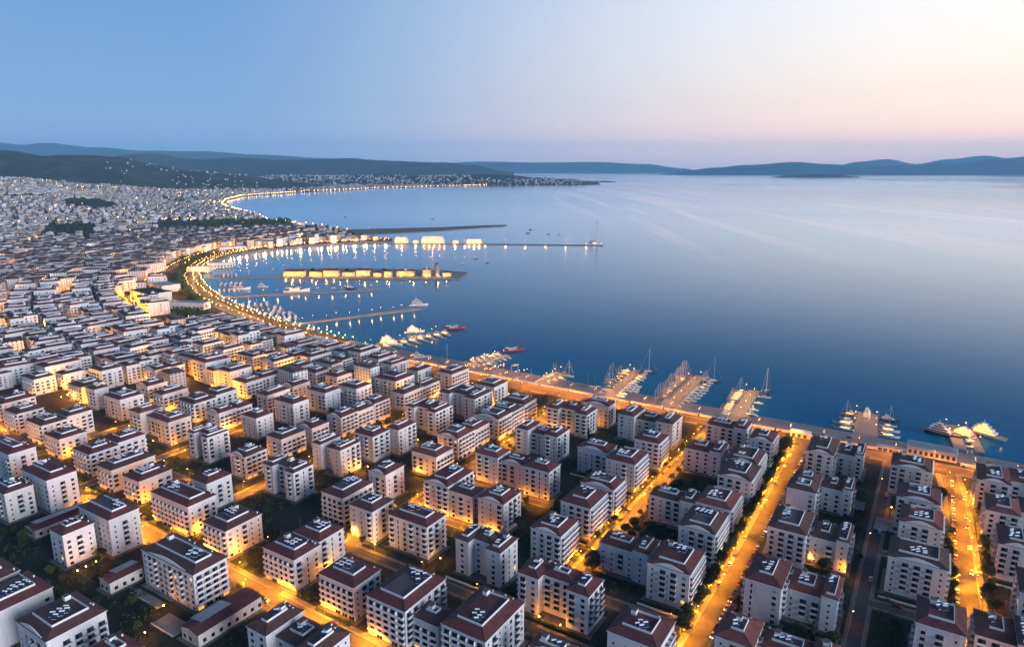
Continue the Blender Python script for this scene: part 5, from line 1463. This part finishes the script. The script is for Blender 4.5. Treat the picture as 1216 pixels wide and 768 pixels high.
car_row((-71.6,300),(-71.6,500),20,Hp,'left kerb of the wide orange avenue',.1,.5)
car_row((28.2,262),(25,500),28,Hp,'left kerb of the far right avenue',.6)
car_row((34.6,270),(31.5,480),16,-Hp,'right kerb of the far right avenue',.25,.5)
car_row((-137.3,260),(-137.3,500),20,Hp,'left kerb of the round-tree street',0,.4)
car_row((-253.6,240),(-253.6,490),18,Hp,'left kerb of the middle-quay street',0,.4)
car_row((-290,180.2),(-160,177),14,0,'lower kerb of the diagonal street, right stretch',0,.3)
car_row((-560,196),(-440,182),12,0,'lower kerb of the diagonal street, left stretch',0,.4)
car_row((-290,535),(40,535),30,0,'land side of the quay apron',0,.5)
car_row((-9.3,340),(-9.3,480),8,Hp,'right kerb of the dark lane',0,.5)
car(-40,543,GA+.05,('one','lone dark car on the open quay apron near the hall'))
x,y=gp(1158,750); car(3,331,GA,('one','dark car on the cross lane at lower right'))
car(-310,151,GA+.3,('one','blue car in the dark yard at lower left'))
# hedges along the fronts
HED=[]; GWL=[]
for i,r in enumerate(BT):
    s,t,L,D,h=map(float,r[:5])
    if r[5] in('low','hall'): continue
    x,y=W(s-L/2,t-3.2)
    if math.hypot(x,y)<430 and not in_road(x,y,1.8) and not on_house(s-L/2,t-3.2,.9) and not on_house(s-L+1,t-3.2,.9) and not on_house(s-1,t-3.2,.9):
        m=MB(); n=int(L/1.2); 
        for k in range(n): m.box(-L/2+L*k/n,-L/2+L*(k+1)/n+.01,-.55-rt.uniform(0,.15),.55+rt.uniform(0,.15),0,1.15+rt.uniform(-.12,.18),'hedge_green')
        o=m.obj('hedge',None,(x,y,2.2),GA); HED.append((o,s-L/2,t-3.2,i))
    # lighter paving apron round the block
AP=MB()
for i,r in enumerate(BT):
    s,t,L,D,h=map(float,r[:5]); c=[W(s-L-1.8,t-1.8),W(s+1.8,t-1.8),W(s+1.8,t+D+1.8),W(s-L-1.8,t+D+1.8)]
    z=2.2+.006+.0001*i; AP.poly([(a,b,z) for a,b in c],'paving')
tag(AP.obj('pavement'),kind='structure')
# grass courts
GR=MB()
for i,(s0,s1,t0,t1) in enumerate([(-126,-82,296,344),(-126,-82,362,410),(-56,-18,316,338),(-8,20,236,326),(-8,20,334,376),(-236,-205,262,286),(-200,-160,262,306),(-344,-300,272,290),(-420,-300,96,140),(-420,-260,212,232),(-200,-145,364,384)]):
    GR.poly([(*W(s0,t0),2.203+.0002*i),(*W(s1,t0),2.203+.0002*i),(*W(s1,t1),2.203+.0002*i),(*W(s0,t1),2.203+.0002*i)],'garden_grass')
tag(GR.obj('lawn_grass'),kind='stuff')
# pale courtyard terraces
for i,(px,py,L,D,lb) in enumerate([(185,706,22,12,'pale blue-grey terrace in the dark yard beside a white block'),(203,742,16,9,'rounded pale terrace at the lower left lane'),(1054,624,13,16,'pale court beside the dark lane near the right blocks'),(750,634,24,8,'pale flat canopy in the dark garden at centre right'),(1018,600,8,12,'pale strip court behind the right wing block')]):
    x,y=gp(px,py); m=MB(); m.box(-L/2,L/2,-D/2,D/2,0,.5,'apron_concrete'); m.box(-L/2,L/2,-D/2,-D/2+.25,.5,1.1,'trim_white'); o=m.obj('terrace',None,(x,y,2.21),GA); tag(o,lb,'terrace')
SH_=MB(); rq=random.Random(77); cnt=0
for _ in range(26000):
    s0=rq.uniform(-620,100); t0=rq.uniform(88,508); x,y=W(s0,t0)
    if y<180 or math.hypot(x,y)>600 or abs(x)>y*.8+30: continue
    if math.sin(s0*.09)*math.sin(t0*.11+s0*.02)<-.25: continue
    if on_house(s0,t0,2.2): continue
    if in_road(x,y,2.3): continue
    r=rq.uniform(.6,1.9); leaf_cluster(SH_,x,y,2.2+r*.6,r,r*.75,int(10+r*9),.42,rq,['leaf_b','leaf_b','leaf_a']); cnt+=1
    if cnt>4200: break
print('SHRUBS',cnt)
tag(SH_.obj('garden_undergrowth'),'dark shrubs and undergrowth filling the gardens between the blocks','shrubs',kind='stuff')
# low garden walls
GW=0
for i,r in enumerate(BT):
    s0,t0,L,D,h=map(float,r[:5]); cx,cy=s0-L/2,t0-6.2; x,y=W(cx,cy)
    if r[5] in('low','hall') or i%2 or math.hypot(x,y)>430 or in_road(x,y,1.5) or on_house(cx,cy,1.0) or on_house(s0-L,cy,.6) or on_house(s0,cy,.6): continue
    m=MB(); m.box(-L/2-2,L/2+2,-.15,.15,0,.9,WALLS[1]); m.box(-L/2-2.1,L/2+2.1,-.2,.2,.9,1.0,'trim_white'); o=m.obj('garden_wall',None,(x,y,2.2),GA); GWL.append((o,cx,t0))

# ------------------------------------------------------------------ labels
def words(s): return len(s.split())
STREETS=[(-69,'wide orange avenue'),(30,'far right orange avenue'),(-134.5,'round-tree street'),(-251,'middle-quay street'),(-349,'centre-left glowing street'),(-446,'narrow left-centre street'),(-526,'outer left street')]
SH={'block':'block','cee':'recessed-front block','tower':'tower','step':'two-part block','wing':'low wing','mid':'block'}
groups={}
for rec in NB:
    root,s,t,L,D,h,sh,sty=rec
    if sh=='mid': continue
    if t<176 and s<-140: k=('below the diagonal street','d'); key=('diag',)
    else:
        c=min(STREETS,key=lambda q:abs(q[0]-s)); side='left' if s<c[0] else 'right'; key=(c[1],side)
    groups.setdefault(key,[]).append(rec)
for key,l in groups.items():
    if key[0]=='diag':
        l.sort(key=lambda r:r[1])
        for i,r in enumerate(l): tag(r[0],'white %s, %s from the left below the diagonal orange street'%(SH[r[6]],ordw(i+1)),'building','apartment blocks of the harbour town')
    else:
        l.sort(key=lambda r:-r[2])
        for i,r in enumerate(l): tag(r[0],'white %s, %s from the quay, %s of the %s'%(SH[r[6]],ordw(i+1),key[1],key[0]),'building','apartment blocks of the harbour town')
rows={}
for rec in NB:
    if rec[6]=='mid': rows.setdefault(rec[7][0],[]).append(rec)
for j,ri in enumerate(sorted(rows)):
    l=sorted(rows[ri],key=lambda r:-pix(r[7][1],r[7][2],10)[0])
    for i,r in enumerate(l): tag(r[0],'white block, %s from the right in the %s row behind the bay'%(ordw(i+1),ordw(j+1)),'building','apartment blocks of the harbour town')
g={}
for rec in TREES:
    root,x,y,kind,sc,info=rec
    if info[0]=='one': tag(root,info[1],'tree','trees of the town')
    else: g.setdefault((info[0],info[1]),[]).append(rec)
for (k0,desc),l in g.items():
    l.sort(key=lambda r:math.hypot(r[1],r[2]))
    for i,r in enumerate(l):
        nm='cypress' if r[3]=='cypress' else 'tree'
        tag(r[0],'%s %s %s'%(ordw(i+1)+' nearest',nm,desc),'tree','trees of the town')
for root,x,y,info in LAMPS:
    tag(root,'lit street lamp, %s along the %s'%(ordw(info[2]),info[1]),'street lamp','street lamps of the town')
kindw={'sail':'sailboat','yacht':'motor yacht','small':'launch','gulet':'wooden gulet','super':'large yacht'}
gg={}
for root,t,lit,hull,info in BOATS:
    c={'hull_white':'white','hull_blue':'dark','hull_red':'red','hull_wood':'brown'}[hull]
    if info[0]=='one': lb=info[1]
    elif info[0]=='pier': lb='%s%s %s, %s out, %s of the %s'%('lit ' if lit else '',c,kindw[t],ordw(info[3]),'left' if info[2]>0 else 'right',info[1])
    else: lb='%s %s, %s out on the %s side of the %s marina jetty'%(c,kindw[t],ordw(info[3]),'far' if info[2]>0 else 'near',ordw(info[1]+1))
    if words(lb)>16: print('LONG',lb)
    tag(root,lb,'boat','boats moored in the harbour')
for r,x,y,ci,lights,info in CARS:
    cw=['silver','black','white','dark red','blue','grey'][ci]
    if lights:
        for sy in(-.55,.55): link('headlight',hl,r,(0,sy,0)); link('taillight',tl,r,(0,sy,0))
    if info[0]=='one': lb=info[1].replace('dark car',cw+' car').replace('blue car',cw+' car')
    else: lb='%s car parked at the %s, %s bay'%(cw,info[0],ordw(info[1]+1))
    if words(lb)>16: print('LONG',lb)
    tag(r,lb,'car','cars parked in the town')
for p,used in CP:
    if not used:
        for o in KIDS[p.name]: bpy.data.objects.remove(o)
        bpy.data.objects.remove(p)
for n_,(o,s,t,i) in enumerate(HED):
    rec=[q for q in NB if q[1] is not None and abs(q[1]-s)<.1 and abs(q[2]-t)<40]; rec.sort(key=lambda q:q[2]-t)
    base=rec[0][0]['label'].replace('white ','',1) if rec else 'block'
    base=base.replace(', maroon roof','').replace(' with maroon roof','').replace(' with recessed front','')
    tag(o,('hedge by '+base),'hedge','hedges of the gardens')
for o,cx,t0 in GWL:
    rec=[q for q in NB if q[1] is not None and abs(q[1]-cx)<.1 and abs(q[2]-t0)<40]; rec.sort(key=lambda q:q[2]-t0)
    b_=rec[0][0]['label'].replace('white ','',1) if rec else 'block'
    tag(o,'low wall by '+b_,'wall','low garden walls')
# ------------------------------------------------------------------ haze
hz=bpy.data.materials.new('haze_air'); hz.use_nodes=True; nt=hz.node_tree; nt.nodes.clear()
ou=nt.nodes.new('ShaderNodeOutputMaterial'); pv=nt.nodes.new('ShaderNodeVolumePrincipled'); pv.inputs['Color'].default_value=(.33,.70,1,1); pv.inputs['Density'].default_value=HAZE; pv.inputs['Anisotropy'].default_value=0.0
nt.links.new(pv.outputs[0],ou.inputs['Volume'])
if HAZE>0:
    mb=MB(); mb.box(-33000,33000,-1500,34000,-3,HAZE_TOP,hz); tag(mb.obj('haze'),kind='stuff')


for o in scene.objects:
    if o.get('label') and words(o['label'])>16: print('LONG',o.name,o['label'])
